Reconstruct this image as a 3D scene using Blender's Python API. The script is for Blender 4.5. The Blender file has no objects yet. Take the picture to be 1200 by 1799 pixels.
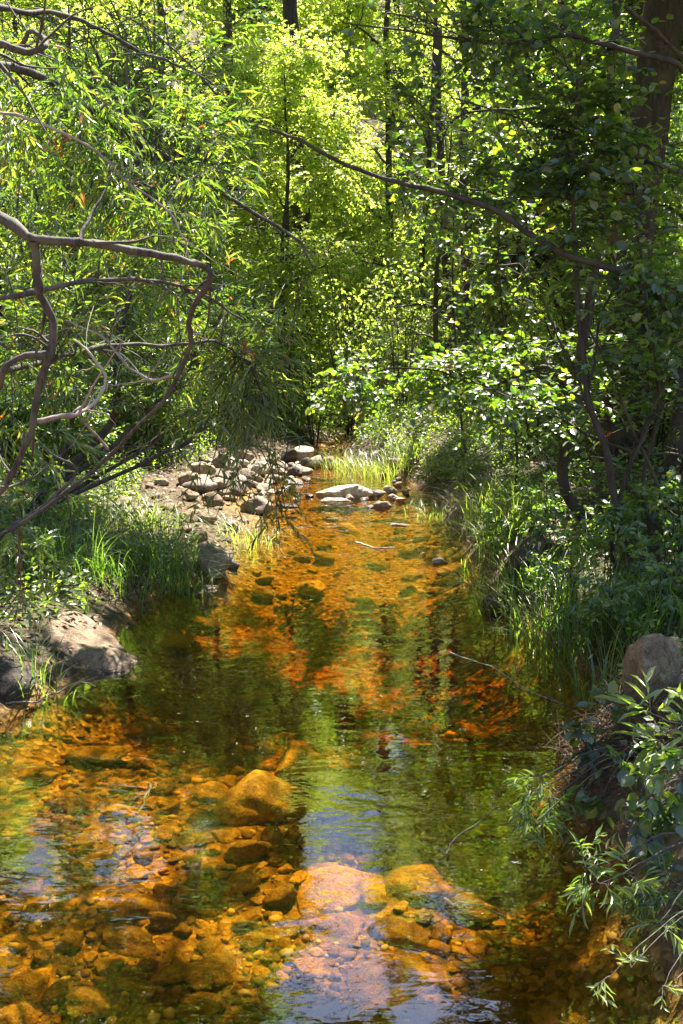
import bpy, math, random
import numpy as np
from mathutils import Vector
rng = np.random.default_rng(7)
random.seed(7)
S = bpy.context.scene
C = S.collection

# ------------------------------------------------------------ camera model
CAM = np.array([0.0, 0.0, 1.6]); F = 1750.0; PITCH = math.radians(11)
FWD = np.array([0, math.cos(PITCH), -math.sin(PITCH)]); UP = np.array([0, math.sin(PITCH), math.cos(PITCH)])
RT = np.array([1.0, 0, 0])
def ray(px, py): return RT*((px-600)/F) + FWD + UP*((899.5-py)/F)
def W(px, py, z=0.0):
    d = ray(px, py); return CAM + d*((z-CAM[2])/d[2])
def D(px, py, y):
    d = ray(px, py); return CAM + d*(y/d[1])

# ------------------------------------------------------------ sun
EL, AZ = math.radians(61), math.radians(17)
SUN = np.array([math.sin(AZ)*math.cos(EL), math.cos(AZ)*math.cos(EL), math.sin(EL)])

# ------------------------------------------------------------ terrain
def edge(pts, more_near, more_far):
    w = [W(*p)[:2] for p in pts]
    a = np.array(more_near + [tuple(p) for p in w] + more_far)
    a = a[np.argsort(a[:, 1])]; return a[:, 1], a[:, 0]
LY, LX = edge([(0,1262),(150,1195),(212,1125),(235,1080),(300,1040),(400,1012),(425,960),(470,905),(450,870),(500,835),(520,805)],
              [(-2.6,-40),(-2.6,0),(-2.0,2.6),(-1.75,3.4)], [(-.35,12.6),(-.2,14)])
RY, RX = edge([(600,802),(720,850),(765,885),(800,950),(860,1040),(960,1130),(1040,1190),(1055,1260),(1010,1340),(1050,1450),(1100,1580)],
              [(1.1,-40),(.95,0),(.8,2.2)], [(.15,12.6),(.3,14)])
def snoise(x, y, s, seed=0):
    r = np.random.default_rng(seed); v = 0
    for i in range(7):
        a = r.uniform(0, 2*math.pi); k = (0.6+r.random()*1.1)/s; ph = r.uniform(0, 6.28)
        v = v + np.sin((x*math.cos(a)+y*math.sin(a))*k*6.28+ph + 1.3*np.sin((x*math.sin(a)-y*math.cos(a))*k*3.1+ph))
    return v/7
def gh(x, y):
    x = np.asarray(x, float); y = np.asarray(y, float)
    xl = np.interp(y, LY, LX); xr = np.interp(y, RY, RX)
    dl = xl-x; dr = x-xr; d = np.maximum(dl, dr)
    d = d + .05*snoise(x, y, .7, 5)
    left = dl > dr
    bar = np.exp(-((y-8.8)/2.3)**2)*left                     # the low cobble bar on the left
    lip = np.where(left, .22-.17*bar, .34)
    dd = np.maximum(d, 0)
    up = lip*(1-np.exp(-dd/.28)) + np.where(left, .05+.05*(1-bar), .13)*dd + np.where(left, .62, .22)*np.maximum(dd-np.where(left, 4.5, 6.5), 0)
    pool = .15 + .26*np.exp(-((y-4.9)/.85)**2) + .13*np.exp(-((x-.65)/.3)**2-((y-2.7)/1.2)**2) - .05*np.exp(-((y-8.5)/2)**2)
    bed = -pool*(1-np.exp(np.minimum(d, 0)/.22)) - .02
    z = np.where(d > 0, up-.02, bed)
    z = z + np.maximum(y-12.2, 0)*.10 + np.where(y > 19, (y-19)*.40, 0)*np.clip(1.15-.035*np.maximum(x, 0), .25, 2)
    z = z - np.where(y > 12, 0, 0)
    amp = np.clip(.015+.05*np.clip(d, 0, 3) + .01*np.maximum(np.hypot(x, y)-15, 0), 0, 1.6)
    z = z + amp*snoise(x, y, 2.2, 1) + .25*amp*snoise(x, y, .6, 2) + .012*snoise(x, y, .18, 3)
    far = np.hypot(x, y)
    return np.minimum(z, 26+2*snoise(x, y, 40, 9))
def g1(x, y): return float(gh(x, y))
_T = np.linspace(1.5, 60, 1900)
def G(px, py):                                               # where the view ray meets ground or water
    d = ray(px, py); P = CAM[None]+d[None]*_T[:, None]
    k = int(np.argmax(P[:, 2] <= np.maximum(gh(P[:, 0], P[:, 1]), 0))); return P[k] if k else P[-1]

# ------------------------------------------------------------ mesh helpers
def mesh(name, V, tris=None, quads=None, tint=None, smooth=True):
    V = np.asarray(V, np.float32).reshape(-1, 3)
    me = bpy.data.meshes.new(name); me.vertices.add(len(V)); me.vertices.foreach_set('co', V.ravel())
    parts = []; tot = []
    if quads is not None and len(quads): q = np.asarray(quads, np.int32); parts.append(q.ravel()); tot.append(np.full(len(q), 4, np.int32))
    if tris is not None and len(tris): t = np.asarray(tris, np.int32); parts.append(t.ravel()); tot.append(np.full(len(t), 3, np.int32))
    L = np.concatenate(parts); T = np.concatenate(tot)
    me.loops.add(len(L)); me.loops.foreach_set('vertex_index', L)
    me.polygons.add(len(T)); st = np.zeros(len(T), np.int32); st[1:] = np.cumsum(T)[:-1]
    me.polygons.foreach_set('loop_start', st)
    try: me.polygons.foreach_set('loop_total', T)
    except Exception: pass
    me.polygons.foreach_set('use_smooth', np.full(len(T), bool(smooth)))
    me.update(calc_edges=True)
    if tint is not None:
        a = me.attributes.new('tint', 'FLOAT', 'POINT'); a.data.foreach_set('value', np.asarray(tint, np.float32))
    return me
def link(name, me, mat, parent=None, loc=None):
    o = bpy.data.objects.new(name, me); C.objects.link(o)
    if mat: me.materials.append(mat) if not me.materials else None
    if parent: o.parent = parent
    if loc is not None: o.location = loc
    return o
def tag(o, label, cat, group=None, kind=None):
    o['label'] = label; o['category'] = cat
    if group: o['group'] = group
    if kind: o['kind'] = kind
    return o
def thing(name, label, cat, loc, group=None):
    o = bpy.data.objects.new(name, None); C.objects.link(o); o.location = loc; o.empty_display_size = .1
    return tag(o, label, cat, group)
def nrm(v): return v/np.maximum(np.linalg.norm(v, axis=-1, keepdims=True), 1e-9)

class Geo:
    def __init__(s): s.V = []; s.T = []; s.Q = []; s.A = []; s.n = 0
    def add(s, V, T=None, Q=None, A=None):
        V = np.asarray(V).reshape(-1, 3)
        if not len(V): return
        if T is not None: s.T.append(np.asarray(T).reshape(-1, 3)+s.n)
        if Q is not None: s.Q.append(np.asarray(Q).reshape(-1, 4)+s.n)
        s.A.append(np.zeros(len(V)) if A is None else np.broadcast_to(A, (len(V),)) if np.ndim(A) == 0 else A)
        s.V.append(V); s.n += len(V)
    def build(s, name, mat, parent=None, origin=(0,0,0), smooth=True):
        V = np.concatenate(s.V)-np.asarray(origin)
        me = mesh(name, V, np.concatenate(s.T) if s.T else None, np.concatenate(s.Q) if s.Q else None, np.concatenate(s.A), smooth)
        return link(name, me, mat, parent, None if parent else origin)

def tubes(P, R, sides=5):
    """P (N,K,3) paths, R (N,K) radii -> verts, quads"""
    N, K, _ = P.shape
    T = nrm(np.gradient(P, axis=1)); m = nrm(P[:, -1]-P[:, 0]+1e-6)
    ref = np.where(np.abs(m[:, 2:3]) > .7, np.array([[1., .2, 0]]), np.array([[0, 0, 1.]]))[:, None, :]
    A = nrm(np.cross(T, ref)); B = np.cross(T, A)
    th = np.arange(sides)*2*math.pi/sides
    V = P[:, :, None, :] + R[:, :, None, None]*(A[:, :, None, :]*np.cos(th)[None, None, :, None] + B[:, :, None, :]*np.sin(th)[None, None, :, None])
    i = (np.arange(N)[:, None, None]*K+np.arange(K-1)[None, :, None])*sides; j = np.arange(sides)[None, None, :]; j2 = (j+1) % sides
    Q = np.stack([i+j, i+j2, i+sides+j2, i+sides+j], -1)
    return V.reshape(-1, 3), Q.reshape(-1, 4)

def crv(pts, n=24, wob=0.0):
    """Catmull-Rom through pts (each x,y,z,r) -> (n,4)"""
    p = np.array(pts, float); p = np.vstack([2*p[0]-p[1], p, 2*p[-1]-p[-2]]); m = len(p)-3
    u = np.linspace(0, m-1e-6, n); i = u.astype(int); t = (u-i)[:, None]
    a, b, c, d = p[i], p[i+1], p[i+2], p[i+3]
    o = .5*((2*b)+(c-a)*t+(2*a-5*b+4*c-d)*t*t+(3*b-a-3*c+d)*t**3)
    if wob:
        k = np.linspace(0, 1, n)
        for ax in range(3):
            for f_ in (3, 7, 13, 23): o[:, ax] += wob/f_*3*np.sin(k*f_*rng.uniform(.7, 1.4)*2+rng.uniform(0, 6.28))*np.minimum(k*6, 1)
    o[:, 3] = np.maximum(o[:, 3], .0008); return o
def limb(geo, c, sides=8, knobs=.0, A=0.5):
    K = len(c); P = c[None, :, :3]; R = c[None, :, 3].copy()
    if knobs: R *= 1+knobs*rng.normal(size=R.shape)
    V, Q = tubes(P, R, sides); geo.add(V, Q=Q, A=A)
    e = nrm(c[-1, :3]-c[-2, :3])*c[-1, 3]                                   # rounded tip
    n0 = geo.n; geo.add([c[-1, :3]+e], T=None, A=A)
    s = n0-sides; geo.T.append(np.array([[s+k, s+(k+1) % sides, n0] for k in range(sides)]))

# leaf templates: (u along, v across, w normal) and tris
LEAF = {
 'lance': (np.array([[0,0,0],[.3,-.5,.02],[.3,0,-.05],[.3,.5,.02],[.68,-.36,-.03],[.68,0,-.10],[.68,.36,-.03],[1,0,-.22]]),
           np.array([[0,1,2],[0,2,3],[1,4,5],[1,5,2],[2,5,6],[2,6,3],[4,7,5],[5,7,6]])),
 'oval':  (np.array([[0,0,0],[.22,-.42,.03],[.66,-.42,.0],[1,0,-.12],[.66,.42,.0],[.22,.42,.03],[.45,0,-.07]]),
           np.array([[0,1,6],[1,2,6],[2,3,6],[3,4,6],[4,5,6],[5,0,6]])),
 'fold':  (np.array([[0,0,0],[.45,-.5,.06],[1,0,-.08],[.45,.5,.06]]), np.array([[0,1,2],[0,2,3]])),
}
def leaves(geo, P, ax, nm, L, Wd, kind, tint):
    v, t = LEAF[kind]; ax = nrm(ax); side = nrm(np.cross(nm, ax)); nm = np.cross(ax, side)
    L = L[:, None, None]; Wd = Wd[:, None, None]
    V = P[:, None, :] + ax[:, None, :]*L*v[None, :, 0:1] + side[:, None, :]*Wd*v[None, :, 1:2] + nm[:, None, :]*L*v[None, :, 2:3]
    n = len(P); T = (np.arange(n)*len(v))[:, None, None]+t[None]
    geo.add(V.reshape(-1, 3), T=T.reshape(-1, 3), A=np.repeat(tint, len(v)))

# sunny patches on the water and stones: gaps in the canopy let the sun through to them
LITPX = [(600,845,170,50),(610,930,175,50),(620,1000,170,32),(430,835,110,30),(400,1075,60,16),
         (150,1300,170,50),(330,1345,130,40),(455,1375,75,40),(500,1310,60,26),(590,1520,75,65),(740,1520,85,45),(800,1570,70,40),
         (690,1690,120,40),(430,1600,100,60),(500,1545,60,60),(40,1710,60,55),(165,1110,34,26),(310,1470,90,35),(210,1430,80,28),
         (360,975,50,35),(690,840,80,40),(840,1210,40,18),(880,900,60,40),(250,1620,60,35),(650,1600,60,30),(160,1750,60,30),(620,1780,60,20),(1010,1390,70,30),(1130,1560,70,30)]
LITPX += [(150,1640,90,50),(400,1700,90,40),(560,1640,60,50),(90,1350,90,40),(700,1590,150,60),(400,1450,60,40)]
LIT = []
for a, b, rx, ry in LITPX:
    c = W(a, b, -.1); t = np.linalg.norm(c-CAM)
    k_ = 1.12 if b > 1200 else 1.0; LIT.append((c[0], c[1], k_*rx*t/F, k_*abs(W(a, b-ry, -.1)[1]-W(a, b+ry, -.1)[1])/2))
LIT = np.array(LIT); LIT3 = []                                  # gaps above sunlit shrubs and crowns (only what stands higher is thinned)
for a, b, dY, r in ((945,1370,2.9,.13),(930,1450,2.85,.08),(1060,1535,2.3,.12),(1150,1570,2.3,.10),(1150,1240,2.6,.12),(1110,1340,2.7,.12),(1080,1715,2.0,.12),
                    (520,600,13,.9),(640,640,12.5,.9),(720,750,11,.9),(440,560,12.5,.8),(650,470,14.5,1.2),(560,720,12.8,.7),(530,740,12.6,.6),(500,700,13,.7),(620,300,15.5,1.6),(760,430,13,1.2),(560,180,16,1.4),(880,300,13,1.2),(760,150,16,1.5),
                    (700,690,6.3,.4),(640,650,6.4,.35),(850,420,6.4,.4),(1000,470,6.2,.35),(760,560,6.4,.35),(900,180,6.3,.45),(1050,300,6.2,.35),(680,250,5.6,.4),(820,640,6.3,.35),
                    (300,120,4.6,.7),(130,300,4.2,.55),(380,300,4.8,.5),(430,620,5.0,.4),(250,450,4.5,.35),(80,120,4.2,.4),(140,1110,4.7,.24),(950,300,6.2,.4),(1080,500,6.0,.4),(900,560,6.3,.4),(1130,350,6.0,.35),(1000,650,5.8,.35),(950,850,6.0,.25),(1100,900,5.2,.25),(1020,80,6.3,.4),(380,500,4.8,.35)):
    q = D(a, b, dY); z0 = q[2]; q = q-SUN*(q[2]+.1)/SUN[2]; LIT3.append((q[0], q[1], r, z0+r*.6))
LIT3 = np.array(LIT3)
def insun(P, grow=1.0):
    q = P - SUN*(P[:, 2:3]+.1)/SUN[2]
    wob = .4*snoise(q[:, 0], q[:, 1], .5, 11)+.3*snoise(q[:, 0], q[:, 1], .16, 12)
    m = np.zeros(len(P), bool)
    for x, y, rx, ry in LIT:
        m |= (((q[:, 0]-x)/rx)**2+((q[:, 1]-y)/ry)**2 < (1+wob*1.5)*grow)
    for x, y, r, z0 in LIT3:
        m |= (P[:, 2] > z0) & (((q[:, 0]-x)/r)**2+((q[:, 1]-y)/r)**2 < (1+wob*1.5)*grow)
    return m
# open strips of sky above the stream (seen as blue in the water)
SKYPX = [(590,1480,70,55),(590,1730,100,80),(215,1500,130,65),(85,1480,40,90),(690,1320,40,28),(600,1600,70,55),(740,1760,40,50)]
def skygap(P):
    v = P-CAM*np.array([1, 1, -1]); ok = v[:, 1] > .5                 # seen from the mirrored eye under the water
    d = v/np.maximum(v[:, 1:2], .5)
    m = np.zeros(len(P), bool)
    for a, b, rx, ry in SKYPX:
        r0 = ray(a, b); r0 = r0/r0[1]; cx, cz = r0[0], -r0[2]
        r1 = ray(a, b+ry); r1 = r1/r1[1]; hz = abs(-r1[2]-cz); hx = rx/F*1.1
        wob = .9*snoise(d[:, 0], d[:, 2], .05, 21)+.9*snoise(d[:, 0], d[:, 2], .018, 22)+.15
        m |= ok & (((d[:, 0]-cx)/hx)**2+((d[:, 2]-cz)/hz)**2 < 1+wob)
    return m

def crown(wood, leaf, skel, blobs, kind='fold', ll=.05, lw=.03, twigs=6, per=8, tlen=.3, droop=.1, flat=.6, br=.006, sides=4, keep=.07, side_ang=.9, base_tint=.5, prune=True, twr=.0014, sky=True):
    """skel (M,4) points on trunk and limbs; blobs (centre, radii, count)."""
    Sx = []; E = []
    sk = skel[:, :3]
    for c, r, n in blobs:
        u = nrm(rng.normal(size=(n, 3)))*rng.random((n, 1))**(1/2.4)*np.asarray(r); e = np.asarray(c)+u
        d = np.linalg.norm(e[:, None]-sk[None]-np.array([0, 0, .25])*0, axis=2)+.35*np.maximum(sk[None, :, 2]-e[:, None, 2], 0)+rng.random((n, len(sk)))*.25*np.linalg.norm(r)/2
        Sx.append(sk[np.argmin(d, 1)]); E.append(e)
    Sx = np.concatenate(Sx); E = np.concatenate(E); M = len(E); K = 8
    t = np.linspace(0, 1, K)[None, :, None]; ln = np.linalg.norm(E-Sx, axis=1)[:, None, None]
    bow = nrm(rng.normal(size=(M, 1, 3))+np.array([0, 0, .9]))*ln*.13
    P = Sx[:, None]*(1-t)+E[:, None]*t+bow*np.sin(math.pi*t)+ln*.02*rng.normal(size=(M, K, 3))*np.minimum(t*3, 1)
    R = br*np.clip(ln[:, :, 0]/1.0, .5, 2.2)*(1-.8*t[:, :, 0])+twr
    # twigs
    n = M*twigs; b = np.repeat(np.arange(M), twigs); u = rng.uniform(.35, 1, n)*(K-1); i = np.minimum(u.astype(int), K-2); f = (u-i)[:, None]
    st = P[b, i]*(1-f)+P[b, i+1]*f; bd = nrm(P[b, i+1]-P[b, i])
    dr = rng.normal(size=(n, 3)); dr[:, 2] *= (1-flat)
    dr = nrm(nrm(dr)*1.0+bd*.8+np.array([0, 0, -droop])); L = tlen*rng.uniform(.5, 1.25, n)
    KT = 5; tt = np.linspace(0, 1, KT)[None, :, None]
    TP = st[:, None]+dr[:, None]*L[:, None, None]*tt + np.array([0, 0, -1.])*(tt**2)*L[:, None, None]*droop*.8 + .03*L[:, None, None]*rng.normal(size=(n, KT, 3))*tt
    kill = np.zeros(n, bool); kb = np.zeros(M, bool)
    if prune:
        kill |= insun(TP[:, 2], .9) & (rng.random(n) > keep)
        kb |= insun(P[:, 4], .8) & (rng.random(M) > .15)
    if sky:
        kill |= skygap(TP[:, 2]) & (rng.random(n) > .03); kb |= skygap(P[:, 4]) & (rng.random(M) > .2)
    TP = TP[~kill]; dr = dr[~kill]; L = L[~kill]; n = len(L); Pb, Rb = P[~kb], R[~kb]
    V, Q = tubes(Pb, Rb, sides); wood.add(V, Q=Q, A=.3)
    if not n: return
    V, Q = tubes(TP, np.linspace(twr*1.1, twr*.5, KT)[None]*np.ones((n, 1)), 3); wood.add(V, Q=Q, A=.6)
    # leaves
    N = n*per; b = np.repeat(np.arange(n), per); k = np.tile(np.arange(per), n); u = (.12+.88*(k+rng.uniform(0, .8, N))/per).clip(0, .999)*(KT-1)
    i = np.minimum(u.astype(int), KT-2); f = (u-i)[:, None]; st = TP[b, i]*(1-f)+TP[b, i+1]*f; td = nrm(TP[b, i+1]-TP[b, i])
    upv = nrm(np.array([0, 0, 1.])+.25*rng.normal(size=(N, 3))); sd = nrm(np.cross(td, upv))*np.where(k % 2, 1, -1)[:, None]
    ca = side_ang*rng.uniform(.6, 1.3, N)[:, None]
    ax = nrm(td*np.cos(ca)+sd*np.sin(ca)+np.array([0, 0, -droop*1.3])+.22*rng.normal(size=(N, 3)))
    nm = nrm(np.array([0, 0, 1.])*flat*1.6+.55*rng.normal(size=(N, 3)))
    sz = rng.uniform(.55, 1.15, N)
    tin = np.clip(base_tint+.23*rng.normal(size=N)+.22*snoise(st[:, 0]+st[:, 2]*.7, st[:, 1]+st[:, 2]*.5, .9, 33), 0, 1)
    tin = np.where(rng.random(N) < .010, 1.0, np.minimum(tin, .93))
    keepm = np.ones(len(st), bool)
    if prune: keepm &= ~(insun(st) & (rng.random(N) > keep))
    if sky: keepm &= ~(skygap(st) & (rng.random(N) > .03))
    st, ax, nm, sz, tin = st[keepm], ax[keepm], nm[keepm], sz[keepm], tin[keepm]
    leaves(leaf, st, ax, nm, ll*sz, lw*sz, kind, tin)

# ------------------------------------------------------------ materials
def newmat(name):
    m = bpy.data.materials.new(name); m.use_nodes = True; nt = m.node_tree; nt.nodes.clear()
    out = nt.nodes.new('ShaderNodeOutputMaterial'); return m, nt, out
def ramp(nt, stops, fac=None):
    r = nt.nodes.new('ShaderNodeValToRGB'); e = r.color_ramp.elements
    while len(e) < len(stops): e.new(.5)
    for k, (p, c) in enumerate(stops): e[k].position = p; e[k].color = (*c, 1)
    if fac is not None: nt.links.new(fac, r.inputs[0])
    return r.outputs[0]
def mix(nt, a, b, fac, mode='MIX'):
    n = nt.nodes.new('ShaderNodeMix'); n.data_type = 'RGBA'; n.blend_type = mode
    for s, v in ((n.inputs[0], fac), (n.inputs[6], a), (n.inputs[7], b)):
        if hasattr(v, 'is_linked') or isinstance(v, bpy.types.NodeSocket): nt.links.new(v, s)
        elif isinstance(v, tuple): s.default_value = (*v, 1)
        else: s.default_value = v
    return n.outputs[2]
def noise(nt, scale, detail=5, rough=.6, coord='Object', stretch=None, dist=0.0):
    tc = nt.nodes.new('ShaderNodeTexCoord'); n = nt.nodes.new('ShaderNodeTexNoise')
    n.inputs['Scale'].default_value = scale; n.inputs['Detail'].default_value = detail; n.inputs['Roughness'].default_value = rough; n.inputs['Distortion'].default_value = dist
    if coord == 'World':
        g = nt.nodes.new('ShaderNodeNewGeometry'); src = g.outputs['Position']
    else: src = tc.outputs[coord]
    if stretch:
        mp = nt.nodes.new('ShaderNodeMapping'); mp.inputs['Scale'].default_value = stretch; nt.links.new(src, mp.inputs[0]); src = mp.outputs[0]
    nt.links.new(src, n.inputs['Vector']); return n.outputs['Fac']
def voro(nt, scale, feature='F1', stretch=None):
    g = nt.nodes.new('ShaderNodeNewGeometry'); v = nt.nodes.new('ShaderNodeTexVoronoi'); v.feature = feature; v.inputs['Scale'].default_value = scale
    src = g.outputs['Position']
    if stretch:
        mp = nt.nodes.new('ShaderNodeMapping'); mp.inputs['Scale'].default_value = stretch; nt.links.new(src, mp.inputs[0]); src = mp.outputs[0]
    nt.links.new(src, v.inputs['Vector']); return v
def bump(nt, h, strength, dist, normal=None):
    b = nt.nodes.new('ShaderNodeBump'); b.inputs['Strength'].default_value = strength; b.inputs['Distance'].default_value = dist
    nt.links.new(h, b.inputs['Height'])
    if normal is not None: nt.links.new(normal, b.inputs['Normal'])
    return b.outputs[0]
def attr(nt, name='tint'):
    a = nt.nodes.new('ShaderNodeAttribute'); a.attribute_name = name; return a.outputs['Fac']
def pbsdf(nt, out, col, rough=.8, spec=.4, normal=None):
    p = nt.nodes.new('ShaderNodeBsdfPrincipled'); p.inputs['Specular IOR Level'].default_value = spec
    if isinstance(col, tuple): p.inputs['Base Color'].default_value = (*col, 1)
    else: nt.links.new(col, p.inputs['Base Color'])
    if isinstance(rough, (int, float)): p.inputs['Roughness'].default_value = rough
    else: nt.links.new(rough, p.inputs['Roughness'])
    if normal is not None: nt.links.new(normal, p.inputs['Normal'])
    if out is not None: nt.links.new(p.outputs[0], out.inputs[0])
    return p
def leafmat(name, refl, trans, rough=.38, spec=.6, mixf=.45):
    m, nt, out = newmat(name); a = attr(nt)
    rc = ramp(nt, refl, a); tcx = ramp(nt, trans, a)
    p = pbsdf(nt, None, rc, rough, spec); p.inputs['IOR'].default_value = 1.85
    t = nt.nodes.new('ShaderNodeBsdfTranslucent'); nt.links.new(tcx, t.inputs[0])
    mx = nt.nodes.new('ShaderNodeMixShader'); mx.inputs[0].default_value = mixf
    nt.links.new(p.outputs[0], mx.inputs[1]); nt.links.new(t.outputs[0], mx.inputs[2]); nt.links.new(mx.outputs[0], out.inputs[0]); return m
dead = (.38, .14, .03)
M = {}
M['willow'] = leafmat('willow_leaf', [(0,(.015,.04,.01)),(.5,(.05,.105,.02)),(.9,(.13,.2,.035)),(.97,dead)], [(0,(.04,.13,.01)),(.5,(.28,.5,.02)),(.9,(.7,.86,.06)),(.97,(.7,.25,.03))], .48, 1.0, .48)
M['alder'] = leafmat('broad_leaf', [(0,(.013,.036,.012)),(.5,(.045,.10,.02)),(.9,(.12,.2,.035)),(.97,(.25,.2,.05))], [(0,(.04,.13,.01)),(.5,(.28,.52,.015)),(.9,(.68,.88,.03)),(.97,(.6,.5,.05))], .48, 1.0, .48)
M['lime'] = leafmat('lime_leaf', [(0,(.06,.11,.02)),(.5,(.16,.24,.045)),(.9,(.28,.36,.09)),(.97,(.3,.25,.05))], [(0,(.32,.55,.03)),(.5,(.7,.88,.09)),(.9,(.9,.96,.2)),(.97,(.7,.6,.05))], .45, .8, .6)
M['fine'] = leafmat('fine_leaf', [(0,(.03,.08,.02)),(.5,(.07,.14,.03)),(.95,(.13,.2,.05))], [(0,(.08,.22,.02)),(.5,(.34,.58,.03)),(.95,(.7,.86,.07))], .42, .8, .52)
M['pine'] = leafmat('blue_green_leaf', [(0,(.03,.07,.04)),(.5,(.05,.11,.06)),(.95,(.09,.16,.08))], [(0,(.05,.2,.08)),(.5,(.14,.4,.14)),(.95,(.3,.55,.2))], .5, .5)
M['shade'] = leafmat('shrub_leaf', [(0,(.035,.08,.02)),(.5,(.08,.145,.035)),(.95,(.15,.22,.06))], [(0,(.10,.26,.02)),(.5,(.3,.54,.03)),(.95,(.52,.72,.06))], .38, .8, .45)
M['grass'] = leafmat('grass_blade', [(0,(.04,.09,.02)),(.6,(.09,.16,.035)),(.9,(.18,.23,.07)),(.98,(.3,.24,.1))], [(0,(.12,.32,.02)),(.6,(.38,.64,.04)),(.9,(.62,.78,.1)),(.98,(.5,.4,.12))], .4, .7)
M['deadleaf'] = leafmat('dead_leaf', [(0,(.06,.035,.02)),(.5,(.14,.08,.04)),(1,(.28,.17,.09))], [(0,(.05,.02,.01)),(1,(.25,.12,.04))], .6, .4, .2)
M['rust'] = leafmat('rusty_leaf', [(0,(.30,.08,.02)),(1,(.5,.16,.04))], [(0,(.5,.12,.02)),(1,(.75,.25,.04))], .5, .4, .4)
def barkmat(name, a, b, scale=30, bs=.5, bd=.01, st=(1,1,.2)):
    m, nt, out = newmat(name); n = noise(nt, scale, 6, .65, stretch=st); n2 = noise(nt, scale*.2, 3, .5)
    c = ramp(nt, [(.3, a), (.7, b)], n); c = mix(nt, c, (b[0]*.9, b[1]*1.0, b[2]*.8), ramp(nt, [(.5,(0,0,0)),(.62,(1,1,1))], n2))
    pbsdf(nt, out, c, .8, .35, bump(nt, n, bs, bd)); return m
M['bark'] = barkmat('dark_bark', (.022,.018,.014), (.085,.07,.055))
M['palebark'] = barkmat('pale_grey_bark', (.16,.12,.11), (.42,.34,.32), 25)
M['branch'] = barkmat('grey_brown_bark', (.02,.017,.015), (.13,.115,.105), 60, .6, .008)
M['rough'] = barkmat('furrowed_bark', (.015,.012,.009), (.10,.078,.058), 26, 1.0, .05, (1,1,.25))
M['deadwood'] = barkmat('dead_wood', (.13,.10,.08), (.38,.32,.27), 40, .4, .004)

def rockmat(name, stops, sc=9, lichen=0.0, bs=.6):
    m, nt, out = newmat(name)
    oi = nt.nodes.new('ShaderNodeObjectInfo')
    n = noise(nt, sc, 8, .65, dist=.4); n2 = noise(nt, sc*14, 3, .7); n3 = noise(nt, sc*.45, 4, .55, 'World')
    c = ramp(nt, stops, n)
    hv = nt.nodes.new('ShaderNodeHueSaturation'); nt.links.new(c, hv.inputs['Color'])
    mr = nt.nodes.new('ShaderNodeMapRange'); mr.inputs[3].default_value = .42; mr.inputs[4].default_value = 1.1; nt.links.new(oi.outputs['Random'], mr.inputs[0]); nt.links.new(mr.outputs[0], hv.inputs['Value'])
    mr2 = nt.nodes.new('ShaderNodeMapRange'); mr2.inputs[3].default_value = .985; mr2.inputs[4].default_value = .515; mr2.inputs[3].default_value = .485; nt.links.new(oi.outputs['Random'], mr2.inputs[0]); nt.links.new(mr2.outputs[0], hv.inputs['Hue'])
    c = hv.outputs[0]
    c = mix(nt, c, ramp(nt, [(.35,(.45,.45,.45)),(.5,(1,1,1)),(.68,(1.0,1.0,1.0))], n2), .8, 'MULTIPLY')
    n4 = noise(nt, sc*.9, 6, .7, dist=1.2); crk = ramp(nt, [(.485,(1,1,1)),(.5,(0,0,0)),(.515,(1,1,1))], n4); c = mix(nt, c, (.5,.42,.36), ramp(nt, [(.49,(0,0,0)),(.5,(.8,.8,.8)),(.51,(0,0,0))], n4), 'MULTIPLY') if False else mix(nt, c, mix(nt, (.35,.3,.26), (1.,1.,1.), crk), .75, 'MULTIPLY')
    if lichen: c = mix(nt, c, (.10,.12,.05), ramp(nt, [(.55,(0,0,0)),(.65,(lichen,)*3)], n3))
    # wet band at the waterline
    g = nt.nodes.new('ShaderNodeNewGeometry'); sx = nt.nodes.new('ShaderNodeSeparateXYZ'); nt.links.new(g.outputs['Position'], sx.inputs[0])
    ad = nt.nodes.new('ShaderNodeMath'); ad.operation = 'MULTIPLY_ADD'; nt.links.new(n3, ad.inputs[0]); ad.inputs[1].default_value = -.06; nt.links.new(sx.outputs[2], ad.inputs[2])
    wt = nt.nodes.new('ShaderNodeMapRange'); wt.inputs[1].default_value = .0; wt.inputs[2].default_value = -.012; nt.links.new(ad.outputs[0], wt.inputs[0])
    c = mix(nt, c, (.55,.5,.45), wt.outputs[0], 'MULTIPLY')
    rg = nt.nodes.new('ShaderNodeMapRange'); rg.inputs[3].default_value = .85; rg.inputs[4].default_value = .25; nt.links.new(wt.outputs[0], rg.inputs[0])
    b1 = bump(nt, crk, .5, .008, bump(nt, n, bs, .05)); b2 = bump(nt, n2, .35, .004, b1)
    pbsdf(nt, out, c, rg.outputs[0], .4, b2); return m
M['rock'] = rockmat('dry_granite', [(.3,(.19,.135,.095)),(.5,(.40,.305,.225)),(.7,(.56,.45,.35))], lichen=.5)
M['brown'] = rockmat('brown_speckled_stone', [(.3,(.13,.088,.055)),(.5,(.31,.215,.14)),(.7,(.48,.36,.25))], 11, lichen=.6, bs=.9)
M['pale'] = rockmat('pale_stone', [(.3,(.34,.27,.20)),(.5,(.55,.46,.37)),(.7,(.72,.63,.53))], 12)
M['darkrock'] = rockmat('dark_mossy_stone', [(.3,(.06,.05,.04)),(.6,(.17,.14,.11))], lichen=1)
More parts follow.
